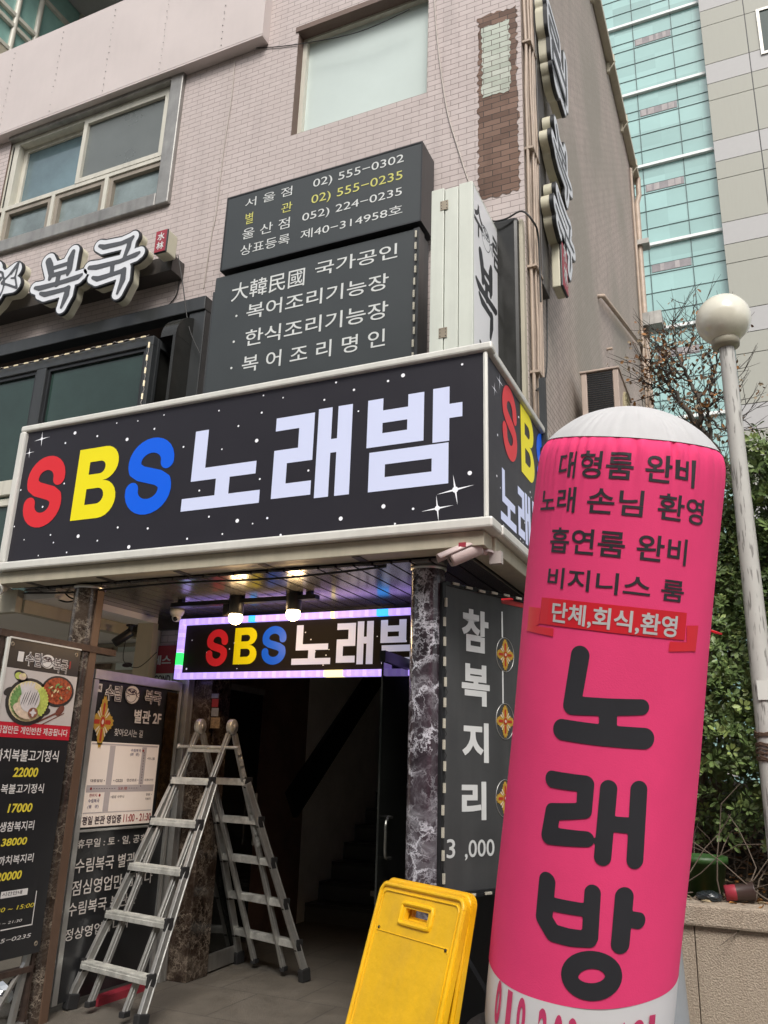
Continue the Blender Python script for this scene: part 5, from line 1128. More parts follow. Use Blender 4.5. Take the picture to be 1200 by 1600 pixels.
led_string('LED modules along the bottom of the grey menu panel', [fM.pt(.03, pz0-.02, .012), fM.pt(.9, pz0-.02, .012)], 7, tuple(fM.n), size=(.05, .013))

# ------------------------------------------------------------------ cameras
m_cpink = mat('pinkish_white_housing', (.62, .50, .48), .35, var=.05); m_lens = mat('dark_lens', (.01, .01, .012), .05)
def bullet(name, lab, p, d, s=1.0, m1=None, mount=None, visor=True, base=True):
    d = Vector(d).normalized(); p = Vector(p); t = thing(name, lab, 'security camera', tuple(p)); m1 = m1 or m_white; sd_ = d.cross(Vector((0, 0, 1))).normalized(); up = sd_.cross(d)
    MB().lathe([(0, 0), (.034*s, 0), (.038*s, .01*s), (.038*s, .15*s), (.034*s, .165*s), (.034*s, .155*s), (0, .155*s)], p-d*.08*s, d, 24).build('housing', m1, t)
    MB().lathe([(.02*s, 0), (.014*s, .006*s), (0, .003*s)], p+d*.076*s, d, 18).build('lens', m_lens, t)
    b = MB()
    if visor:
        k = 9; vs = []
        for e in (-.10, .13):
            for i in range(k): a = R(20+140*i/(k-1)); vs.append(p+d*e*s+sd_*.045*s*math.cos(a)+up*.045*s*math.sin(a))
        b.add(vs, [(i, i+1, k+i+1, k+i) for i in range(k-1)], 0, True); o = b.build('visor', m1, t); sm = o.modifiers.new('thick', 'SOLIDIFY'); sm.thickness = .004
    if mount is not None:
        mt = Vector(mount); b = MB(); b.tube([p-d*.06*s+up*.0, p-d*.06*s+(mt-p+d*.06*s)*.35, mt], [.014*s, .018*s, .02*s], 10); b.build('arm', m1, t)
        if base: MB().lathe([(.04*s, -.012), (.04*s, .0), (0, .0)], mt, (0, 0, 1), 18).build('base', m1, t)
    return t
pc = onY(727, 864, 4.03); pm = onY(757, 838, 4.11); mt = Vector((pm.x, 4.12, SZ0-.087))
t = bullet('security_camera', 'pinkish white bullet security camera under the corner of the sign', pc, (-.80, -.42, -.44), 1.12, m_cpink, mt)
jb = onY(765, 868, 4.14); MB().box(pm.x+.02, pm.x+.085, 4.13, 4.17, SZ0-.155, SZ0-.088).build('junction_box', mat('clear_plastic_box', (.45, .40, .38), .2), t); 
fj = Frame(pc+Vector((0, 0, 0)), (.86, .0, .42)); MB().fbox(FY(pc.y-.05), pc.x-.02, pc.x+.02, pc.z+.02, pc.z+.045, -.003, .002).build('sticker', m_redtag, t)
pc = onY(192, 996, 5.0); t = bullet('security_camera', 'small black bullet camera behind the marble column on the left', pc, (-.6, -.5, -.65), .95, m_black, (pc.x+.05, 5.02, pc.z+.10), visor=False)
cable('thin black wire drooping from the small black camera', [pc+Vector((.03, 0, -.03)), pc+Vector((.02, .02, -.18)), pc+Vector((.10, .1, -.22)), pc+Vector((.22, .15, -.10))], .003)
def dome(lab, p, s=1.0, ax=(0, 0, -1)):
    t = thing('dome_camera', lab, 'security camera', tuple(p)); MB().lathe([(.0, 0), (.055*s, 0), (.055*s, .015*s), (.044*s, .04*s), (.036*s, .045*s)], p, ax, 24).build('base', m_white, t)
    q_ = Vector(p)+Vector(ax)*.055*s; MB().ball(q_, .036*s, n=20, k=12).build('housing', m_white, t); MB().lathe([(.018*s, 0), (.016*s, .01*s), (0, .008*s)], q_+Vector((.3, -.8, -.5)).normalized()*.03*s, (.3, -.8, -.5), 16).build('lens', m_lens, t)
pd = onY(278, 944, 5.08); dome('small white dome camera at the inner corner of the ceiling', (pd.x, 5.08, ZS-.002), 1.0)
pl_ = onY(4, 915, 4.08); bullet('security_camera', 'white security camera under the left end of the sign', pl_, (.35, -.8, -.45), 1.3, m_white, (pl_.x-.02, 4.12, SZ0-.088), visor=False)
cable('black cable sagging under the front of the ceiling', [(-4.7, 4.18, ZS-.01), (-4.2, 4.18, ZS-.03), (-3.4, 4.2, ZS-.012), (-2.6, 4.2, ZS-.03), (-1.9, 4.2, ZS-.005)], .007)
cable('loop of black cable hanging beside the left column', [tuple(onY(65, 905, 4.3)), tuple(onY(72, 925, 4.3)), tuple(onY(100, 940, 4.3)), tuple(onY(122, 937, 4.3))], .006)
cable('second loop of black cable beside the left column', [tuple(onY(92, 903, 4.3)), tuple(onY(97, 920, 4.3)), tuple(onY(110, 934, 4.3)), tuple(onY(124, 936, 4.3))], .006)
cable('black cable running back along the ceiling edge to the column', [tuple(onY(40, 902, 4.15)), tuple(onY(60, 908, 4.2)), tuple(onY(95, 918, 4.3)), tuple(onY(124, 925, 4.32))], .008)
# ------------------------------------------------------------------ folding ladder
ld = thing('ladder', 'aluminium folding multi step ladder standing open in the entrance', 'ladder', (-3.65, 5.17, 0))
FLt, FRt = Vector((-4.09, 4.49, 0)), Vector((-3.44, 4.365, 0)); RLt, RRt = Vector((-3.90, 6.07, 0)), Vector((-3.19, 5.85, 0))
HL, HR = onY(313, 1135, 5.17), onY(363, 1133, 5.19); HL.z = HR.z = 1.735
m_alud = mat('worn_aluminium_step', (.62, .62, .58), .40, metal=.45, var=.28, vscale=16, streak=.15)
def section(A, B, fr_, ax):
    mid = (A+B)/2; wv = (B-A).normalized(); hw = (HR-HL).length/2+.012
    iw = .155
    inA, inB = mid-wv*iw*1.05, mid+wv*iw*1.05
    rails = MB(); steps = []
    fwd = (mid-Vector((HL.x+HR.x, HL.y+HR.y, 0))/2); fwd.z = 0; fwd.normalize()
    top = [HL+fwd*.03-Vector((0, 0, .05)), HR+fwd*.03-Vector((0, 0, .05))]
    if (B-A).dot(HR-HL) < 0: top = top[::-1]
    upv = (Vector(((HL.x+HR.x)/2, (HL.y+HR.y)/2, HL.z))-mid).normalized()
    nrm = wv.cross(upv); nrm = nrm if nrm.dot(fwd) > 0 else -nrm
    for foot, inn, tp, s_ in ((A, inA, top[0], -1), (B, inB, top[1], 1)):
        f0 = foot+Vector((0, 0, .06)); ou = inn.lerp(tp, .80)+wv*s_*.030; i0 = inn.lerp(tp, .03)
        m_ = MB(); m_.bar(i0, tp, .020, .046, nrm); m_.bar(i0+wv*0+nrm*.0, tp, .028, .008, nrm); m_.build('inner_rail', m_alu, ld, bevel=.003)
        m_ = MB(); m_.bar(f0, ou, .020, .050, nrm); m_.bar(f0+nrm*.0225, ou+nrm*.0225, .030, .008, nrm); m_.bar(f0-nrm*.0225, ou-nrm*.0225, .030, .008, nrm); m_.build('outer_rail', m_alu, ld, bevel=.003)
        m_ = MB(); m_.bar(foot+Vector((0, 0, .001)), f0+(ou-f0).normalized()*.03, .05, .085, nrm); m_.build('rubber_foot', m_rubber, ld, bevel=.008)
        m_ = MB(); m_.box(i0.x-.02, i0.x+.02, i0.y-.03, i0.y+.03, i0.z-.012, i0.z+.02); m_.build('rail_cap', m_rubber, ld, bevel=.004)
    for z in (.25, .53, .81, 1.09, 1.36):
        t = z/1.735
        def at(foot, inn, tp, s_):
            ou = inn.lerp(tp, .80)+wv*s_*.030; f0 = foot+Vector((0, 0, .06)); k = (z-f0.z)/(ou.z-f0.z)
            return f0.lerp(ou, k) if k < 1 else inn.lerp(tp, (z-inn.z)/(tp.z-inn.z))+wv*s_*.02
        a, c = at(A, inA, top[0], -1), at(B, inB, top[1], 1); a.z = c.z = z; a = a+nrm*.02; c = c+nrm*.02
        m_ = MB(); m_.bar(a, c, .070, .016, (0, 0, 1)); m_.bar(a+fwd*.036-Vector((0, 0, .02)), c+fwd*.036-Vector((0, 0, .02)), .008, .028, (0, 0, 1)); m_.bar(a-fwd*.030-Vector((0, 0, .02)), c-fwd*.030-Vector((0, 0, .02)), .010, .034, (0, 0, 1))
        for q in (-.03, -.015, 0, .015, .03): m_.bar(a+fwd*q+Vector((0, 0, .009)), c+fwd*q+Vector((0, 0, .009)), .006, .004, (0, 0, 1))
        m_.build('step', m_alud, ld, bevel=.002)
        m_ = MB()
        for e, s_ in ((a, -1), (c, 1)): m_.bar(e+wv*s_*.004-Vector((0, 0, .055)), e+wv*s_*.004+Vector((0, 0, .022)), .024, .062, nrm)
        m_.build('step_bracket', m_rubber, ld, bevel=.004)
section(FLt, FRt, None, None); section(RLt, RRt, None, None)
hv = (HR-HL).normalized()
for H_, s_ in ((HL, -1), (HR, 1)):
    m_ = MB(); m_.lathe([(0, -.022), (.050, -.022), (.056, -.015), (.056, .015), (.050, .022), (0, .022)], H_, hv, 28); m_.lathe([(0, .0), (.022, .0), (.022, .008), (0, .008)], H_-hv*.03, -hv, 16); m_.lathe([(0, .0), (.022, .0), (.022, .008), (0, .008)], H_+hv*.022, hv, 16); m_.build('hinge', m_alud, ld)
m_ = MB(); m_.bar(HL-Vector((0, .09, .17)), HR-Vector((0, .09, .17)), .07, .022); m_.tube([HL-hv*.11-Vector((0, .07, .145)), HR+hv*.11-Vector((0, .07, .145))], .011, 10); m_.lathe([(0, 0), (.02, 0), (.02, .012), (0, .012)], HL-hv*.11-Vector((0, .07, .145)), -hv, 12); m_.build('top_bar', m_alud, ld)
# warning labels on the right rear rail
inB_ = (RLt+RRt)/2+(RRt-RLt).normalized()*.163; ta = inB_.lerp(HR, .93); tb = inB_.lerp(HR, .52); wv_ = (RRt-RLt).normalized()
fwd = Vector((0, -1, 0)); m_ = MB(); m2 = MB()
nrm_l = wv_
for k in range(9):
    p0_ = ta.lerp(tb, k/9+.01)+wv_*.0185; p1_ = ta.lerp(tb, (k+.86)/9)+wv_*.0185; m_.bar(p0_+Vector((0, -.012, 0)), p1_+Vector((0, -.012, 0)), .03, .002, wv_) if False else m_.bar(p0_, p1_, .036, .003, wv_)
m_.build('warning_label', mat('worn_white_label', (.42, .42, .40), .5, var=.4, vscale=60), ld)

# ------------------------------------------------------------------ yellow folding board
yb_ = thing('sandwich_board', 'scuffed blank yellow plastic folding sandwich board', 'sandwich board', (-1.5, 3.3, 0))
m_yel = mat('scuffed_yellow_plastic', (.84, .48, .004), .48, var=.10, vscale=6, streak=.30, streakcol=(.46, .27, .06), bump=.12, bscale=25)
k_ = .764; TLb = Vector((-1.988*k_, 4.469*k_, 1.5-.593*k_)); phi = .509; tau = .303; wB = .698*k_
aB = Vector((math.cos(phi), -math.sin(phi), 0)); nB = Vector((-math.sin(phi), -math.cos(phi), 0)); Lb = TLb.z/math.cos(tau); upB = -nB*math.sin(tau)+Vector((0, 0, math.cos(tau)))
fY1 = Frame(TLb-upB*Lb, aB, upB)
fY2o = Frame(TLb-nB*.055+Vector((0, 0, .012))+aB*.008, aB, (Vector((0, 0, 1))*math.cos(.20)+nB*math.sin(.20)))
def leaf(fr, Lh, sgn):
    mb = MB(); rr_ = .045
    def rrect(u0, u1, v0, v1, r, n=6):
        return [(u1-r+r*math.cos(a), v1-r+r*math.sin(a)) for a in (R(90*i/n) for i in range(n+1))]+[(u0+r+r*math.cos(a), v1-r+r*math.sin(a)) for a in (R(90+90*i/n) for i in range(n+1))]+[(u0, v0), (u1, v0)]
    outer = rrect(0, wB, 0, Lh, rr_); hw, hh, hc = .070, .021, Lh-.105
    hole = [(wB/2+hw*math.cos(a)*1 if False else wB/2+max(-hw, min(hw, 1.25*hw*math.cos(a))), hc+max(-hh, min(hh, 1.5*hh*math.sin(a)))) for a in (2*math.pi*i/28 for i in range(28))]
    hole = [p for i, p in enumerate(hole) if math.dist(p, hole[i-1]) > 1e-4]
    vs, fs = poly_multi(outer, [hole])
    mb.add([fr.pt(a, c, 0) for a, c in vs], fs); mb.add([fr.pt(a, c, -.022) for a, c in vs], [f[::-1] for f in fs])
    for lp, fl in ((outer, 1), (hole, -1)):
        n = len(lp); P = [fr.pt(a, c, 0) for a, c in lp]+[fr.pt(a, c, -.022) for a, c in lp]; mb.add(P, [((i+1) % n, i, n+i, n+(i+1) % n) if fl < 0 else (i, (i+1) % n, n+(i+1) % n, n+i)[::-1] for i in range(n)])
    # raised rim, handle rim, panel ledge
    tub = lambda pts, r: mb.tube([fr.pt(a, c, .001) for a, c in pts], r, 8)
    ri = rrect(.014, wB-.014, .014, Lh-.014, rr_-.012); tub(ri+ri[:1], .0085); r2 = rrect(.034, wB-.034, .034, Lh-.036, rr_-.02); tub(r2+r2[:1], .004)
    hr_ = [(wB/2+(a-wB/2)*1.32, hc+(c-hc)*1.75) for a, c in hole]; tub(hr_+hr_[:1], .009)
    tub([(.05, Lh-.20), (.05, Lh-.185), (wB-.05, Lh-.185), (wB-.05, Lh-.20)], .0022)
    return mb
lo_ = leaf(fY1, Lb, 1).build('front_leaf', m_yel, yb_, bevel=.002)
b = MB()
for u, v in ((.06, Lb-.175), (wB-.06, Lb-.19)): b.lathe([(0, 0), (.005, 0), (.006, .003), (0, .004)], fY1.pt(u, v, .001), fY1.n, 10)
b.build('screw', m_black, lo_)
v2 = (Vector((0, 0, 1))*math.cos(.13)-nB*math.sin(.13)); v2 = Vector((0, 0, 1))*math.cos(.235)-nB*math.sin(.235)
top2 = TLb-nB*.030+Vector((0, 0, .010))+aB*.0; L2 = top2.z/v2.z; fY2 = Frame(top2-v2*L2, aB, v2); leaf(fY2, L2, -1).build('rear_leaf', m_yel, yb_, bevel=.002)
b = MB()
for u in (.10, wB-.10): b.tube([fY1.pt(u, Lb-.03, -.01), fY1.pt(u, Lb+.002, -.02), top2+aB*u-v2*.02], .006, 6)
b.tube([fY1.pt(wB-.005, Lb*.62, .0), fY1.pt(wB, Lb*.62, -.03), fY1.pt(wB+.002, Lb*.60, -.05)], .003, 5); b.build('strap', m_yel, yb_)

# ------------------------------------------------------------------ inflatable pink pillar
def hd(px, py, d): r_ = ray(px, py); return CAM+r_*(d/math.hypot(r_.x, r_.y))
BT, BB = hd(987, 690, 3.02), hd(904, 1560, 3.40)
class Cone:
    def __init__(s):
        s.ax = (BT-BB).normalized(); s.A = BB; s.L = (BT-BB).length
        def rad(P, pxw): return pxw/2/F_PX*((P-CAM).dot(CF))*1.0
        s.r0, s.r1 = rad(BB, 285), rad(BT, 280)
        e = (CAM-BB); e = e-s.ax*e.dot(s.ax); s.e1 = e.normalized(); s.e2 = s.ax.cross(s.e1)   # theta 0 faces the camera
        s.r = (s.r0+s.r1)/2
    def rad(s, h): return s.r0+(s.r1-s.r0)*h/s.L
    def pt(s, u, v, d=0): a = u/s.r; q = s.skin(a, v)+d; return s.A+s.ax*v+(s.e1*math.cos(a)+s.e2*math.sin(a))*q
    def skin(s, th, h):
        dist = max(0, hs2(th)-h); g_ = math.exp(-dist/.085); return s.rad(h)-.030*math.exp(-dist/.035)+.015*wr(th)*g_+wr2(th, h)*min(1, dist/.2)
    def uv(s, px, py):
        d = ray(px, py).normalized(); o = CAM-s.A; r = s.r; 
        for _ in range(6):
            dp = d-s.ax*d.dot(s.ax); op = o-s.ax*o.dot(s.ax); a = dp.dot(dp); b_ = 2*dp.dot(op); c = op.dot(op)-r*r; q = b_*b_-4*a*c
            t = (-b_-math.sqrt(max(q, 0)))/(2*a); p = o+d*t; h = p.dot(s.ax); r = s.rad(h)
        return math.atan2(p.dot(s.e2), p.dot(s.e1))*s.r, h
CN = Cone()
bl = thing('inflatable_pillar', 'tall leaning pink inflatable pillar with white cap and black lettering', 'inflatable sign', (BB.x, BB.y, 0))
def fit_ring(pts):
    A = []; y = []
    for p in pts: u, v = CN.uv(*p); th = u/CN.r; A.append([1, math.cos(th), math.sin(th)]); y.append(v)
    return np.linalg.lstsq(np.array(A), np.array(y), rcond=None)[0]
cb_ = fit_ring([(764, 1500), (800, 1536), (860, 1569), (930, 1582), (1000, 1572), (1032, 1552)]); cs_ = fit_ring([(880, 680), (930, 679), (987, 681), (1050, 687), (1100, 694)])
hb = lambda th: cb_[0]+cb_[1]*math.cos(th)+cb_[2]*math.sin(th); hs2 = lambda th: cs_[0]+cs_[1]*math.cos(th)+cs_[2]*math.sin(th)
NT = 288; rp2 = random.Random(3); waves = [(rp2.randint(16, 66), rp2.uniform(0, 6.28), rp2.uniform(.4, 1)) for _ in range(16)]
def wr(th): return sum(a*math.sin(k*th+p) for k, p, a in waves)/6
def wr2(th, h): return .0022*math.sin(3*th+h*4)+.0016*math.sin(7*th-h*5+1)
rows = [0, .02, .06, .12, .2, .3, .4, .5, .6, .7, .78, .84, .88, .91, .935, .955, .97, .98, .99, 1.0]
m_fab = mat('pink_nylon', (.88, .060, .205), .75, spec=.25, var=.04, vscale=5, bump=.08, bscale=220); m_fabw = mat('white_nylon', (.54, .535, .54), .75, var=.04, vscale=4, streak=.10, bump=.08, bscale=200)
b = MB(); vs = []
for t in rows:
    for j in range(NT):
        th = 2*math.pi*j/NT; h = hb(th)+(hs2(th)-hb(th))*t; dist = (1-t)*(hs2(th)-hb(th)); g_ = math.exp(-dist/.085)
        rad_ = CN.rad(h)-.030*math.exp(-dist/.035)+.015*wr(th)*g_*(0 if t == 1 else 1)+wr2(th, h)*min(1, dist/.2)
        vs.append(CN.A+CN.ax*h+(CN.e1*math.cos(th)+CN.e2*math.sin(th))*rad_)
n = len(rows); b.add(vs, [(i*NT+j, i*NT+(j+1) % NT, (i+1)*NT+(j+1) % NT, (i+1)*NT+j) for i in range(n-1) for j in range(NT)], 0, True); b.build('pink_cover', m_fab, bl)
apx = .150; A0c = R(35); b = MB(); vs = []; rws = [i/14*math.pi/2 for i in range(15)]
for t in rws:
    for j in range(NT):
        th = 2*math.pi*j/NT; h0 = hs2(th); ta = A0c+(math.pi/2-A0c)*t/(math.pi/2); kf = (math.sin(ta)-math.sin(A0c))/(1-math.sin(A0c)); h = h0+apx*kf+(cs_[0]-h0)*kf; rr2 = (CN.rad(h0)-.026)*math.cos(ta)/math.cos(A0c)+.011*wr(th)*math.cos(t)*math.sin(2*t)*(1-math.sin(t)) if t < math.pi/2-.01 else .0005
        vs.append(CN.A+CN.ax*h+(CN.e1*math.cos(th)+CN.e2*math.sin(th))*rr2)
n = len(rws); b.add(vs, [(i*NT+j, i*NT+(j+1) % NT, (i+1)*NT+(j+1) % NT, (i+1)*NT+j) for i in range(n-1) for j in range(NT)], 0, True); b.build('white_cap', m_fabw, bl)
hbot = -(BB.z-.50)/CN.ax.z
b = MB(); vs = []; rws = [0, .1, .3, .6, .85, 1]
for t in rws:
    for j in range(NT):
        th = 2*math.pi*j/NT; h = hb(th)+(hbot-hb(th))*t; p = CN.A+CN.ax*h+(CN.e1*math.cos(th)+CN.e2*math.sin(th))*(CN.rad(h)-.001+wr2(th, h)*.6-.04*t**6); vs.append(p)
n = len(rws); b.add(vs, [(i*NT+j, (i+1)*NT+j, (i+1)*NT+(j+1) % NT, i*NT+(j+1) % NT) for i in range(n-1) for j in range(NT)], 0, True); b.build('white_skirt', mat('lightened_white_nylon', (.74, .73, .75), .7, var=.03, vscale=4), bl)  # same white nylon as the cap, colour lightened against the skirt's grey shading
bc_ = CN.A+CN.ax*hbot
b = MB(); b.lathe([(0, 0), (.42, 0), (.43, .02), (.42, .40), (.40, .46), (.38, .60), (.30, .62), (0, .62)], (bc_.x, bc_.y, .0), n=40); b.build('blower_base', mat('black_blower_casing', (.02, .02, .02), .5, bump=.3, bscale=40), bl, bevel=.01)
Z8 = zm(740, 640, .6); m_bink = mat('black_fabric_print', (.024, .024, .030), .6, var=.1)
b = MB()
for s, bl_, tr_ in (('대형룸 완비', (218, 180), (580, 132)), ('노래 손님 환영', (173, 270), (602, 236)), ('흡연룸 완비', (197, 372), (557, 338)), ('비지니스 룸', (192, 463), (549, 447))):
    b.text(CN, s, Z8(bl_)[0], Z8(tr_)[0], .0022, .014, cut=.012)
big_ = {'NO': [[(277, 640, 22), (256, 770, 21), (438, 775, 18)], [(350, 782, 21), (350, 845, 20)], [(232, 833, 23), (445, 857, 24)]],
       'RAE': [[(207, 962, 18), (293, 974, 19), (288, 1044, 18), (208, 1046, 18), (198, 1108, 19), (294, 1118, 18)], [(352, 987, 20), (336, 1165, 20)], [(431, 990, 20), (420, 1172, 20)], [(350, 1078, 18), (425, 1084, 18)]],
       'BANG': [[(193, 1228, 20), (184, 1322, 20), (207, 1362, 20), (250, 1374, 20), (300, 1378, 19)], [(310, 1258, 19), (303, 1372, 19)], [(195, 1284, 15), (305, 1304, 15)], [(392, 1268, 22), (381, 1390, 22)], [(390, 1322, 18), (428, 1330, 18)], [(307+57*math.cos(R(a)), 1473+42*math.sin(R(a)), 20) for a in range(0, 361, 12)]]}
for k in big_:
    ST = []
    for st in big_[k]:
        q = []
        for x, y, r in st:
            a = CN.uv(*Z8((x, y))[0]); c = CN.uv(*Z8((x+1, y))[0]); e = CN.uv(*Z8((x, y+1))[0]); q.append((a[0], a[1], 1.13*r*(math.hypot(c[0]-a[0], c[1]-a[1])+math.hypot(e[0]-a[0], e[1]-a[1]))/2))
        ST.append(q)
    b.sdf(CN, strokes(ST), bbox_of(ST, .01), 80, .0022)
b.build('black_lettering', m_bink, bl)
m_rib = mat('red_ribbon_print', (.66, .012, .025), .5, var=.03); m_rib2 = mat('bright_red_ribbon_print', (.72, .02, .035), .5, var=.03)
def patch(mb, P, d, mi=0, nu=14):
    (a, b1_, c, e) = [Vector((*CN.uv(*Z8(p)[0]), 0)) for p in P]   # top left, top right, bottom right, bottom left
    vs = []
    for i in range(nu+1): t = i/nu; vs += [CN.pt(*a.lerp(b1_, t).xy, d), CN.pt(*e.lerp(c, t).xy, d)]
    mb.add(vs, [(2*i+1, 2*i+3, 2*i+2, 2*i) for i in range(nu)], mi)
rb2 = MB(); patch(rb2, ((180, 489), (553, 529), (547, 600), (174, 557)), .0032, 0)
patch(rb2, ((146, 513), (176, 517), (172, 560), (142, 575)), .0022, 1); patch(rb2, ((146, 560), (210, 570), (208, 591), (140, 575)), .0026, 1); patch(rb2, ((553, 562), (582, 562), (574, 630), (552, 628)), .0022, 1); patch(rb2, ((510, 604), (575, 606), (574, 628), (507, 630)), .0026, 1)
rb2.build('red_ribbon', [m_rib, m_rib2], bl)
b = MB(); b.text(CN, '단체,회식,환영', Z8((204, 556))[0], Z8((530, 538))[0], .0045, .022, cut=.012); b.build('white_lettering', m_fabw, bl)
b = MB(); zz = zm(740, 1440, .3)
u_ = lambda px, py: CN.uv(*zz((px, py))[0])
m_num = mat('rose_red_print', (.62, .05, .16), .5)
for s, x0, x1, yb0, yt in (('0', 108, 156, 518, 318), ('1', 163, 207, 560, 368), ('0', 216, 278, 590, 408)):
    b.text(CN, s, zz((x0, yb0))[0], zz((x1, yt))[0], .003, .045, cut=.012)
for s, x0, x1, yb0, yt in (('2', 322, 390, 660, 464), ('0', 405, 470, 680, 492), ('2', 480, 548, 690, 508), ('6', 735, 800, 690, 520), ('2', 820, 895, 670, 505), ('1', 900, 944, 640, 480)):
    b.text(CN, s, zz((x0, yb0))[0], zz((x1, yt))[0], .003, .045, cut=.012)
b.build('rose_lettering', m_num, bl)
b = MB(); p0_ = hd(1100, 980, 3.15); b.bar(hd(1102, 982, 3.25), hd(1124, 990, 3.22), .035, .006, (0, 0, 1)); b.bar(hd(800, 936, 3.3), hd(785, 937, 3.32), .02, .006); b.build('red_ribbon_end', m_rib, bl)

# ------------------------------------------------------------------ planter, pot, lamp, bare tree, hedge
PY, PZ = 4.6, .912
pw_ = thing('planter_wall', 'rough granite planter wall with a rust stain below its coping', 'planter', (0.6, PY, 0))
b = MB()
x = -1.0
while x < 2.6: b.box(x+.002, x+.598 if x < 2.4 else 2.8, PY, PY+.16, 0, PZ-.10); x += .315 if False else .6
b.box(-1.0, -.86, PY+.161, 6.8, 0, PZ-.10); b.build('wall', m_stone, pw_, bevel=.003)
MB().box(-1.04, 2.85, PY-.03, PY+.20, PZ-.099, PZ).box(-1.04, -.82, PY+.201, 6.85, PZ-.099, PZ).build('coping', m_stone, pw_, bevel=.012)
b = MB(); rq = random.Random(6); gx_, gy_ = 60, 30; P_ = []
for i in range(gx_+1):
    for j in range(gy_+1): x_, y_ = -.86+3.66*i/gx_, PY+.2+2.0*j/gy_; P_.append((x_, y_, PZ-.06+.62*max(0, (j-5)/(gy_-5))**1.1+rq.uniform(-.02, .02)))
b.add(P_, [(i*(gy_+1)+j, (i+1)*(gy_+1)+j, (i+1)*(gy_+1)+j+1, i*(gy_+1)+j+1) for i in range(gx_) for j in range(gy_)]); b.build('soil_bed', m_soil, pw_)
gp = thing('grey_bin', 'plain tapered grey plastic bin by the granite planter', 'bin', (-.56, 4.02, 0)); p_ = onY(1064, 1470, 4.02); rt = .15
b = MB(); cx = p_.x-rt; b.lathe([(0, 0), (rt+.035, 0), (rt+.03, .1), (rt, p_.z-.01), (rt-.004, p_.z+.01), (rt-.02, p_.z+.008), (rt-.024, p_.z-.25), (0, p_.z-.3)], (cx, 4.02, 0), n=40); b.build('bin', mat('grey_plastic', (.29, .31, .33), .45, var=.05, streak=.12), gp)
lp_ = thing('street_lamp', 'white globe street lamp on a peeling grey painted post', 'street lamp', (.012, 4.93, PZ))
LY = 4.93; gc = onY(1130, 500, LY)
mpost = mat('peeling_grey_paint', (.50, .49, .46), .5, var=.1, vscale=3)
t_ = mpost.node_tree; N_ = t_.nodes; L_n = t_.links; bs = N_['Principled BSDF']; src = bs.inputs['Base Color'].links[0].from_socket
gg = N_.new('ShaderNodeNewGeometry'); mp1 = N_.new('ShaderNodeMapping'); mp1.inputs['Scale'].default_value = (42, 42, 5); L_n.new(gg.outputs['Position'], mp1.inputs[0]); nn_ = N_.new('ShaderNodeTexNoise'); nn_.inputs['Scale'].default_value = 1.6; nn_.inputs['Detail'].default_value = 8; L_n.new(mp1.outputs[0], nn_.inputs['Vector'])
rr_ = N_.new('ShaderNodeValToRGB'); rr_.color_ramp.elements[0].position = .57; rr_.color_ramp.elements[1].position = .63; rr_.color_ramp.elements[0].color = (0, 0, 0, 1); rr_.color_ramp.elements[1].color = (.75, .75, .75, 1); L_n.new(nn_.outputs[0], rr_.inputs[0]); mm_ = N_.new('ShaderNodeMix'); mm_.data_type = 'RGBA'; L_n.new(rr_.outputs[0], mm_.inputs[0]); L_n.new(src, mm_.inputs[6]); mm_.inputs[7].default_value = (.15, .14, .13, 1); L_n.new(mm_.outputs[2], bs.inputs['Base Color'])
MB().tube([(.012, LY, .8), (.011, LY, 2.0), (.006, LY, 3.2), (gc.x+.003, LY, gc.z-.15)], [.062, .056, .047, .043], 24).build('post', mpost, lp_)
MB().lathe([(.045, -.20), (.078, -.186), (.083, -.15), (.075, -.135), (0, -.135)], gc, n=28).build('collar', mat('dirty_cream_collar', (.36, .33, .25), .5, streak=.3), lp_)
MB().ball(gc, .160, n=40, k=26).build('globe', mat('yellowed_white_globe', (.78, .75, .63), .12, var=.07, vscale=5, spec=.6, coat=.5, streak=.10, streakcol=(.35, .3, .2)), lp_)
b = MB(); r_ = random.Random(4); pb = onY(1195, 1165, LY)
for i in range(16):
    z = pb.z+r_.uniform(-.07, .07); b.tube([(.012+.066*math.cos(a), LY+.066*math.sin(a), z+r_.uniform(-.012, .012)) for a in (2*math.pi*k/14 for k in range(15))], .004, 5)
o = b.build('twine_wrap', mat('brown_twine', (.10, .06, .04), .9)); tag(o, 'brown twine wound round the lamp post', 'twine')
MB().fbox(Frame((.012, LY-.062, 0), (1, 0, 0)), -.03, .05, onY(1195, 1095, LY).z, onY(1195, 1065, LY).z, -.001, .003).build('paper_remnant', m_white, lp_)
Z7 = zm(880, 400, 320/1200)
tree = thing('bare_tree', 'bare slender tree with a few brown leaves behind the lamp post', 'tree', (.7, 7.6, 0))
rt_ = random.Random(11); TY = 7.6
def tp(pts, y0=TY, j=.25):
    out = []; y = y0
    for p in pts: out.append(Vector(onY(*Z7(p)[0], y))); y += rt_.uniform(-j, j)*.5
    return out
b0 = onY(*Z7((1010, 1330))[0], TY)
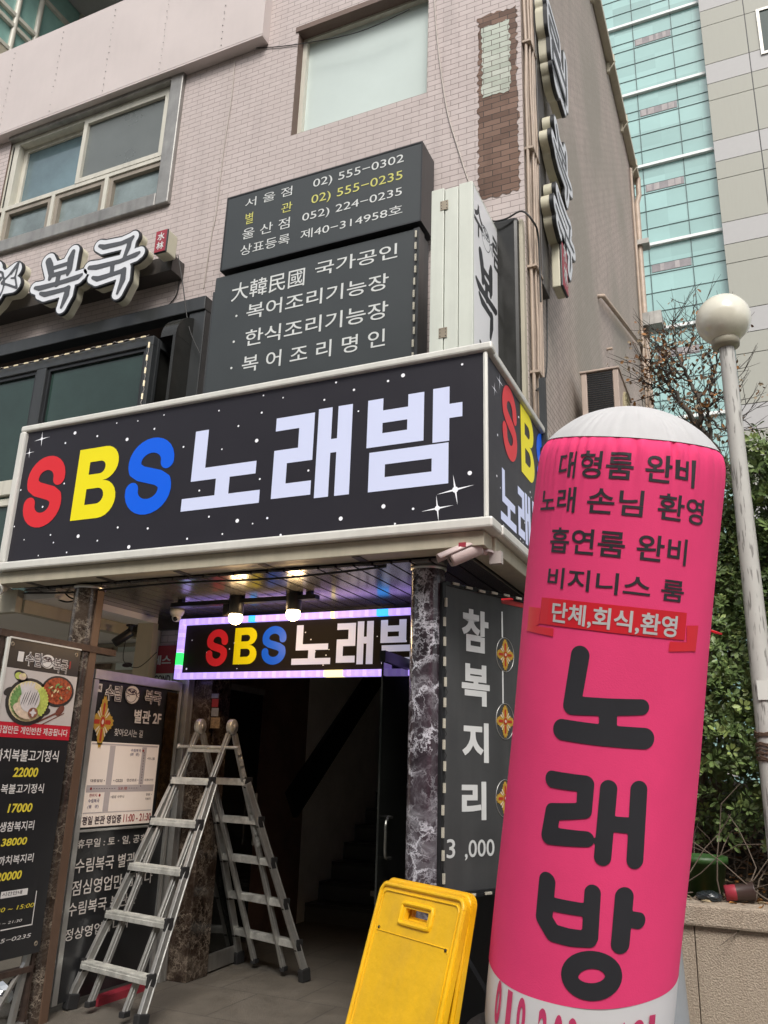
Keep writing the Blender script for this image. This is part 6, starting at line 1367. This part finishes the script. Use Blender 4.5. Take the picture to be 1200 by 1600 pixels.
br_ = [(tp([(1300, 2600), (1150, 1800), (1010, 1330), (960, 1240), (870, 1100), (800, 1010)]), .075, .05), (tp([(800, 1010), (720, 900), (680, 830), (610, 740), (540, 680), (495, 640)]), .045, .012), (tp([(800, 1010), (800, 900), (790, 830), (745, 740), (692, 640), (662, 520), (640, 385)]), .045, .010),
       (tp([(790, 830), (860, 765), (885, 690), (900, 560), (895, 480)]), .028, .008), (tp([(870, 1090), (850, 960), (842, 880), (905, 850), (945, 815)]), .03, .010), (tp([(692, 640), (735, 560), (765, 470), (775, 400)]), .018, .006), (tp([(680, 830), (600, 800), (530, 770), (500, 750)]), .02, .007), (tp([(610, 740), (600, 640), (590, 540), (600, 440)]), .016, .005),
       (tp([(745, 740), (700, 720), (640, 690), (600, 600), (560, 520)]), .016, .005), (tp([(870, 1090), (780, 1000), (700, 960), (620, 960), (540, 930)]), .018, .006), (tp([(850, 960), (930, 1010), (1000, 1000), (1060, 960)]), .018, .006)]
b = MB(); twigs = MB(); ends = []
for pts, ra, rb_ in br_:
    fine = []
    for a, c in zip(pts[:-1], pts[1:]):
        for k in range(4): fine.append(a.lerp(c, k/4)+Vector((rt_.gauss(0, .008), rt_.gauss(0, .02), rt_.gauss(0, .008))))
    fine.append(pts[-1]); nn = len(fine); ra *= .62; rb_ *= .62; b.tube(fine, [ra+(rb_-ra)*i/(nn-1) for i in range(nn)], 7)
    if ra < .06:
        for i in range(3, nn):
            for _ in range(1 if rt_.random() < .45 else 2):
                d = (fine[i]-fine[i-1]).normalized(); sd2 = Vector((rt_.gauss(0, 1), rt_.gauss(0, .8), rt_.gauss(.5, .7))).normalized(); p = fine[i]; q = [p]; dd_ = (d*.7+sd2).normalized(); ln = rt_.uniform(.12, .30)
                for k in range(4): dd_ = (dd_+Vector((rt_.gauss(0, .18), rt_.gauss(0, .18), rt_.gauss(.1, .18)))).normalized(); q.append(q[-1]+dd_*ln/2.2)
                twigs.tube(q, [.005, .004, .003, .0025, .0015], 4); ends += q[2:]
                if rt_.random() < .6:
                    p2_ = q[2]; e = (dd_+Vector((rt_.gauss(0, .8), rt_.gauss(0, .6), rt_.gauss(0, .6)))).normalized(); twigs.tube([p2_, p2_+e*.12, p2_+e*.24+Vector((0, 0, .03))], [.004, .003, .0015], 4); ends.append(p2_+e*.22)
b.build('trunk', m_bark, tree); twigs.build('twigs', mat('dark_twig', (.05, .04, .035), .8), tree)
def leaf_card(mb, p, d, nrm, ln, wd, mi=0, fold=.25):
    d = d.normalized(); s_ = d.cross(nrm); s_ = s_.normalized() if s_.length > 1e-4 else d.orthogonal().normalized(); n_ = s_.cross(d)
    P = [p, p+d*ln*.35+s_*wd*.42+n_*wd*fold, p+d*ln*.72+s_*wd*.5+n_*wd*fold, p+d*ln, p+d*ln*.72-s_*wd*.5+n_*wd*fold, p+d*ln*.35-s_*wd*.42+n_*wd*fold, p+d*ln*.5]
    mb.add(P, [(0, 1, 6), (1, 2, 6), (2, 3, 6), (3, 4, 6), (4, 5, 6), (5, 0, 6)], mi, True)
def leafmat(n, c, rough=.4):
    M = mat(n, c, rough, var=.3, vscale=14, spec=.45); return M
m_lv = [leafmat('brown_leaf', (.23, .12, .06), .6), leafmat('orange_leaf', (.36, .16, .04), .6), leafmat('dull_leaf', (.25, .19, .12), .6)]
b = MB(); clus = [onY(*Z7(c)[0], TY) for c in ((560, 570), (620, 640), (720, 720), (740, 740), (850, 740), (860, 620), (690, 600), (600, 680), (820, 1010))]
for p in ends:
    dm = min((Vector((p.x, 0, p.z))-Vector((c.x, 0, c.z))).length for c in clus)
    if rt_.random() < (.75 if dm < .26 else .10):
        for _ in range(rt_.randint(1, 2)): leaf_card(b, p+Vector((rt_.gauss(0, .03), rt_.gauss(0, .03), rt_.gauss(0, .03))), Vector((rt_.gauss(0, .6), rt_.gauss(0, .6), -.6)), Vector((rt_.gauss(0, 1), -1, rt_.gauss(0, 1))), rt_.uniform(.035, .065), rt_.uniform(.02, .036), rt_.choice((0, 0, 1, 2, 2)))
b.build('leaves', m_lv, tree)
hg = thing('evergreen_hedge', 'dense glossy leaved evergreen hedge growing in the granite planter', 'hedge', (.4, 5.4, PZ-.05))
m_hl = [leafmat('dark_green_leaf', (.10, .155, .05), .42), leafmat('mid_green_leaf', (.155, .225, .075), .42), leafmat('light_green_leaf', (.27, .35, .11), .48)]
rh = random.Random(21); st_ = MB(); lv = MB()
def rosette(p, ax, n, ln, bias):
    a0 = rh.uniform(0, 6.28); o = ax.orthogonal().normalized(); o2 = ax.cross(o); mi = rh.choices((0, 1, 2), (5, 5, 1.2) if not bias else (1, 4, 4))[0]
    for k in range(n):
        a = a0+2.4*k; d = (o*math.cos(a)+o2*math.sin(a))*rh.uniform(.75, 1.1)+ax*rh.uniform(.1, .7); q = ln*rh.uniform(.7, 1.15)
        leaf_card(lv, p+d*.01, d, ax+Vector((rh.gauss(0, .25), rh.gauss(0, .25), rh.gauss(0, .2))), q, q*rh.uniform(.42, .52), mi if rh.random() < .8 else rh.choice((0, 1)), .12)
for i in range(26):
    x = rh.uniform(-.55, 1.1); y = rh.uniform(5.1, 6.3); z = PZ-.06; p = Vector((x, y, z)); q = [p]; d = Vector((rh.gauss(0, .1), rh.gauss(-.04, .08), 1)).normalized(); H_ = rh.uniform(1.9, 2.6)
    for k in range(9): d = (d+Vector((rh.gauss(0, .10), rh.gauss(0, .08), .15))).normalized(); q.append(q[-1]+d*H_/9)
    st_.tube(q, [.018-.0013*k for k in range(10)], 6)
    for k in range(2, 10):
        for _ in range(2):
            d2 = Vector((rh.gauss(0, 1), rh.gauss(-.3, .8), rh.uniform(.0, .9))).normalized(); L2_ = rh.uniform(.12, .35); e = q[k]+d2*L2_+Vector((0, 0, .04)); st_.tube([q[k], q[k]+d2*L2_*.5, e], [.006, .004, .003], 4)
            if k > 3 or rh.random() < .4: rosette(e, (d2+Vector((0, -.3, .5))).normalized(), rh.randint(6, 9), .062, False)
for i in range(9600):
    t = rh.random()**.95; z = PZ+.22+t*2.28; front = rh.random() < .62
    x = rh.uniform(-.62, .85); y = 5.08+rh.random()**2*.5 if front else rh.uniform(5.3, 6.5)
    y += .12*math.sin(x*5+z*3)
    top = 3.35+.18*math.sin(x*4.0)+.1*math.sin(x*11)
    if z > top: continue
    if z < PZ+.6 and rh.random() < .5: continue
    if z < PZ+1.0 and rh.random() < .25: continue
    p = Vector((x, y, z)); ax = Vector((rh.gauss(0, .6), rh.gauss(-.7, .5), rh.gauss(.55, .4))).normalized(); rosette(p, ax, rh.randint(5, 9), rh.uniform(.032, .054), rh.random() < .10)
for i in range(60):
    x = rh.uniform(-.5, 1.0); p = Vector((x, rh.uniform(5.1, 5.6), 3.3+rh.uniform(-.1, .1))); e = p+Vector((rh.gauss(0, .06), rh.gauss(0, .05), rh.uniform(.08, .26))); st_.tube([p, (p+e)/2+Vector((.01, 0, 0)), e], [.005, .004, .003], 4)
    for k in (.5, .8, 1): rosette(p.lerp(e, k), Vector((rh.gauss(0, .3), -.3, 1)).normalized(), 5, .05, rh.random() < .3)
for i in range(150):
    yq = rh.uniform(4.75, 5.9); p = Vector((rh.uniform(-.6, .8), yq, PZ-.03+max(0, yq-5.15)*.36)); d = Vector((rh.gauss(0, .6), rh.gauss(0, .3), rh.uniform(.2, 1))).normalized(); q = [p]
    for k in range(5): d = (d+Vector((rh.gauss(0, .3), rh.gauss(0, .2), rh.gauss(0, .25)))).normalized(); q.append(q[-1]+d*rh.uniform(.06, .15))
    st_.tube(q, [.006, .005, .004, .003, .003, .002], 4)
st_.build('stems', m_twig, hg); lv.build('foliage', m_hl, hg)
lt = MB()
for i in range(1500):
    p = Vector((rh.uniform(-.8, 1.2), rh.uniform(PY+.05, 6.3), PZ+(.005 if False else 0))); p.z = PZ+.004 if p.y < PY+.2 else PZ-.03+.62*max(0, ((p.y-PY-.2)/2*30-5)/25)**1.1+rh.uniform(0, .03)
    if p.y < PY+.2 and rh.random() < .7: continue
    leaf_card(lt, p, Vector((rh.gauss(0, 1), rh.gauss(0, 1), rh.gauss(.05, .12))), Vector((rh.gauss(0, .3), rh.gauss(0, .3), 1)), rh.uniform(.03, .07), rh.uniform(.015, .03), rh.choice((0, 1, 2, 3)))
tag(lt.build('fallen_leaves', m_lv+[leafmat('straw_leaf', (.42, .33, .20), .7)]), 'dry fallen leaves scattered on the planter', 'leaves', kind='stuff')
gpot = onY(1098, 1352, 5.02); t = thing('flower_pot', 'green plastic flower pot among the hedge stems', 'flower pot', (gpot.x, 5.0, PZ-.05)); MB().lathe([(0, 0), (.085, 0), (.12, .2), (.13, .2), (.13, .235), (.115, .235), (.105, .19), (0, .19)], (gpot.x, 5.0, PZ-.05), n=28).build('pot', mat('green_plastic_pot', (.03, .085, .018), .45, streak=.3), t)
cp_ = onY(1157, 1395, 4.75); t = thing('paper_cup', 'crushed dark paper cup with a red band lying on the planter', 'cup', tuple(cp_)); o_ = Vector((cp_.x-.07, 4.74, PZ+.04)); ax_ = Vector((.95, .15, .12)); MB().lathe([(0, 0), (.036, 0), (.037, .05)], o_, ax_, n=20).build('cup_base', m_redtag, t); MB().lathe([(.0371, .05), (.043, .13), (.046, .135), (.04, .132), (.036, .06)], o_, ax_, n=20).build('cup_body', mat('dark_brown_cup', (.05, .03, .025), .4), t)
def crumple(name, lab, cat, c, r, m_, sx=(1, 1, .6), seed=1):
    bm = bmesh.new(); bmesh.ops.create_icosphere(bm, subdivisions=3, radius=1); r_ = random.Random(seed); ks = [(Vector((r_.gauss(0, 1), r_.gauss(0, 1), r_.gauss(0, 1)))*2.2, r_.uniform(0, 6)) for _ in range(9)]
    for v in bm.verts: f = 1+.10*sum(abs(math.sin(k.dot(v.co)+p)) for k, p in ks)/2-.2+r_.uniform(-.04, .04); v.co = Vector((v.co.x*sx[0], v.co.y*sx[1], v.co.z*sx[2]))*f*r
    me = bpy.data.meshes.new(name); bm.to_mesh(me); bm.free(); me.materials.append(m_); o = bpy.data.objects.new(name, me); col.objects.link(o); o.location = c; return tag(o, lab, cat)
pf = onZ(10, 1560, .09); crumple('crumpled_foil', 'crumpled silver foil bag on the ground below the menu banner', 'foil bag', (pf.x, pf.y, .10), .13, mat('silver_foil', (.75, .75, .74), .12, metal=1, var=.05), (1, 1, .85), 3)
pf = onY(1108, 1402, 4.72); crumple('plastic_bag', 'small crumpled black plastic bag on the planter edge', 'plastic bag', (pf.x, 4.72, PZ+.02), .045, mat('dark_plastic_bag', (.02, .025, .028), .2), (1.3, 1, .55), 5)
pf = onZ(150, 1545, .02); o = MB().box(-4.06, -3.98, 4.62, 5.15, .0, .045).build('red_strip', m_redtag); tag(o, 'low red strip lying along the foot of the notice board', 'strip')
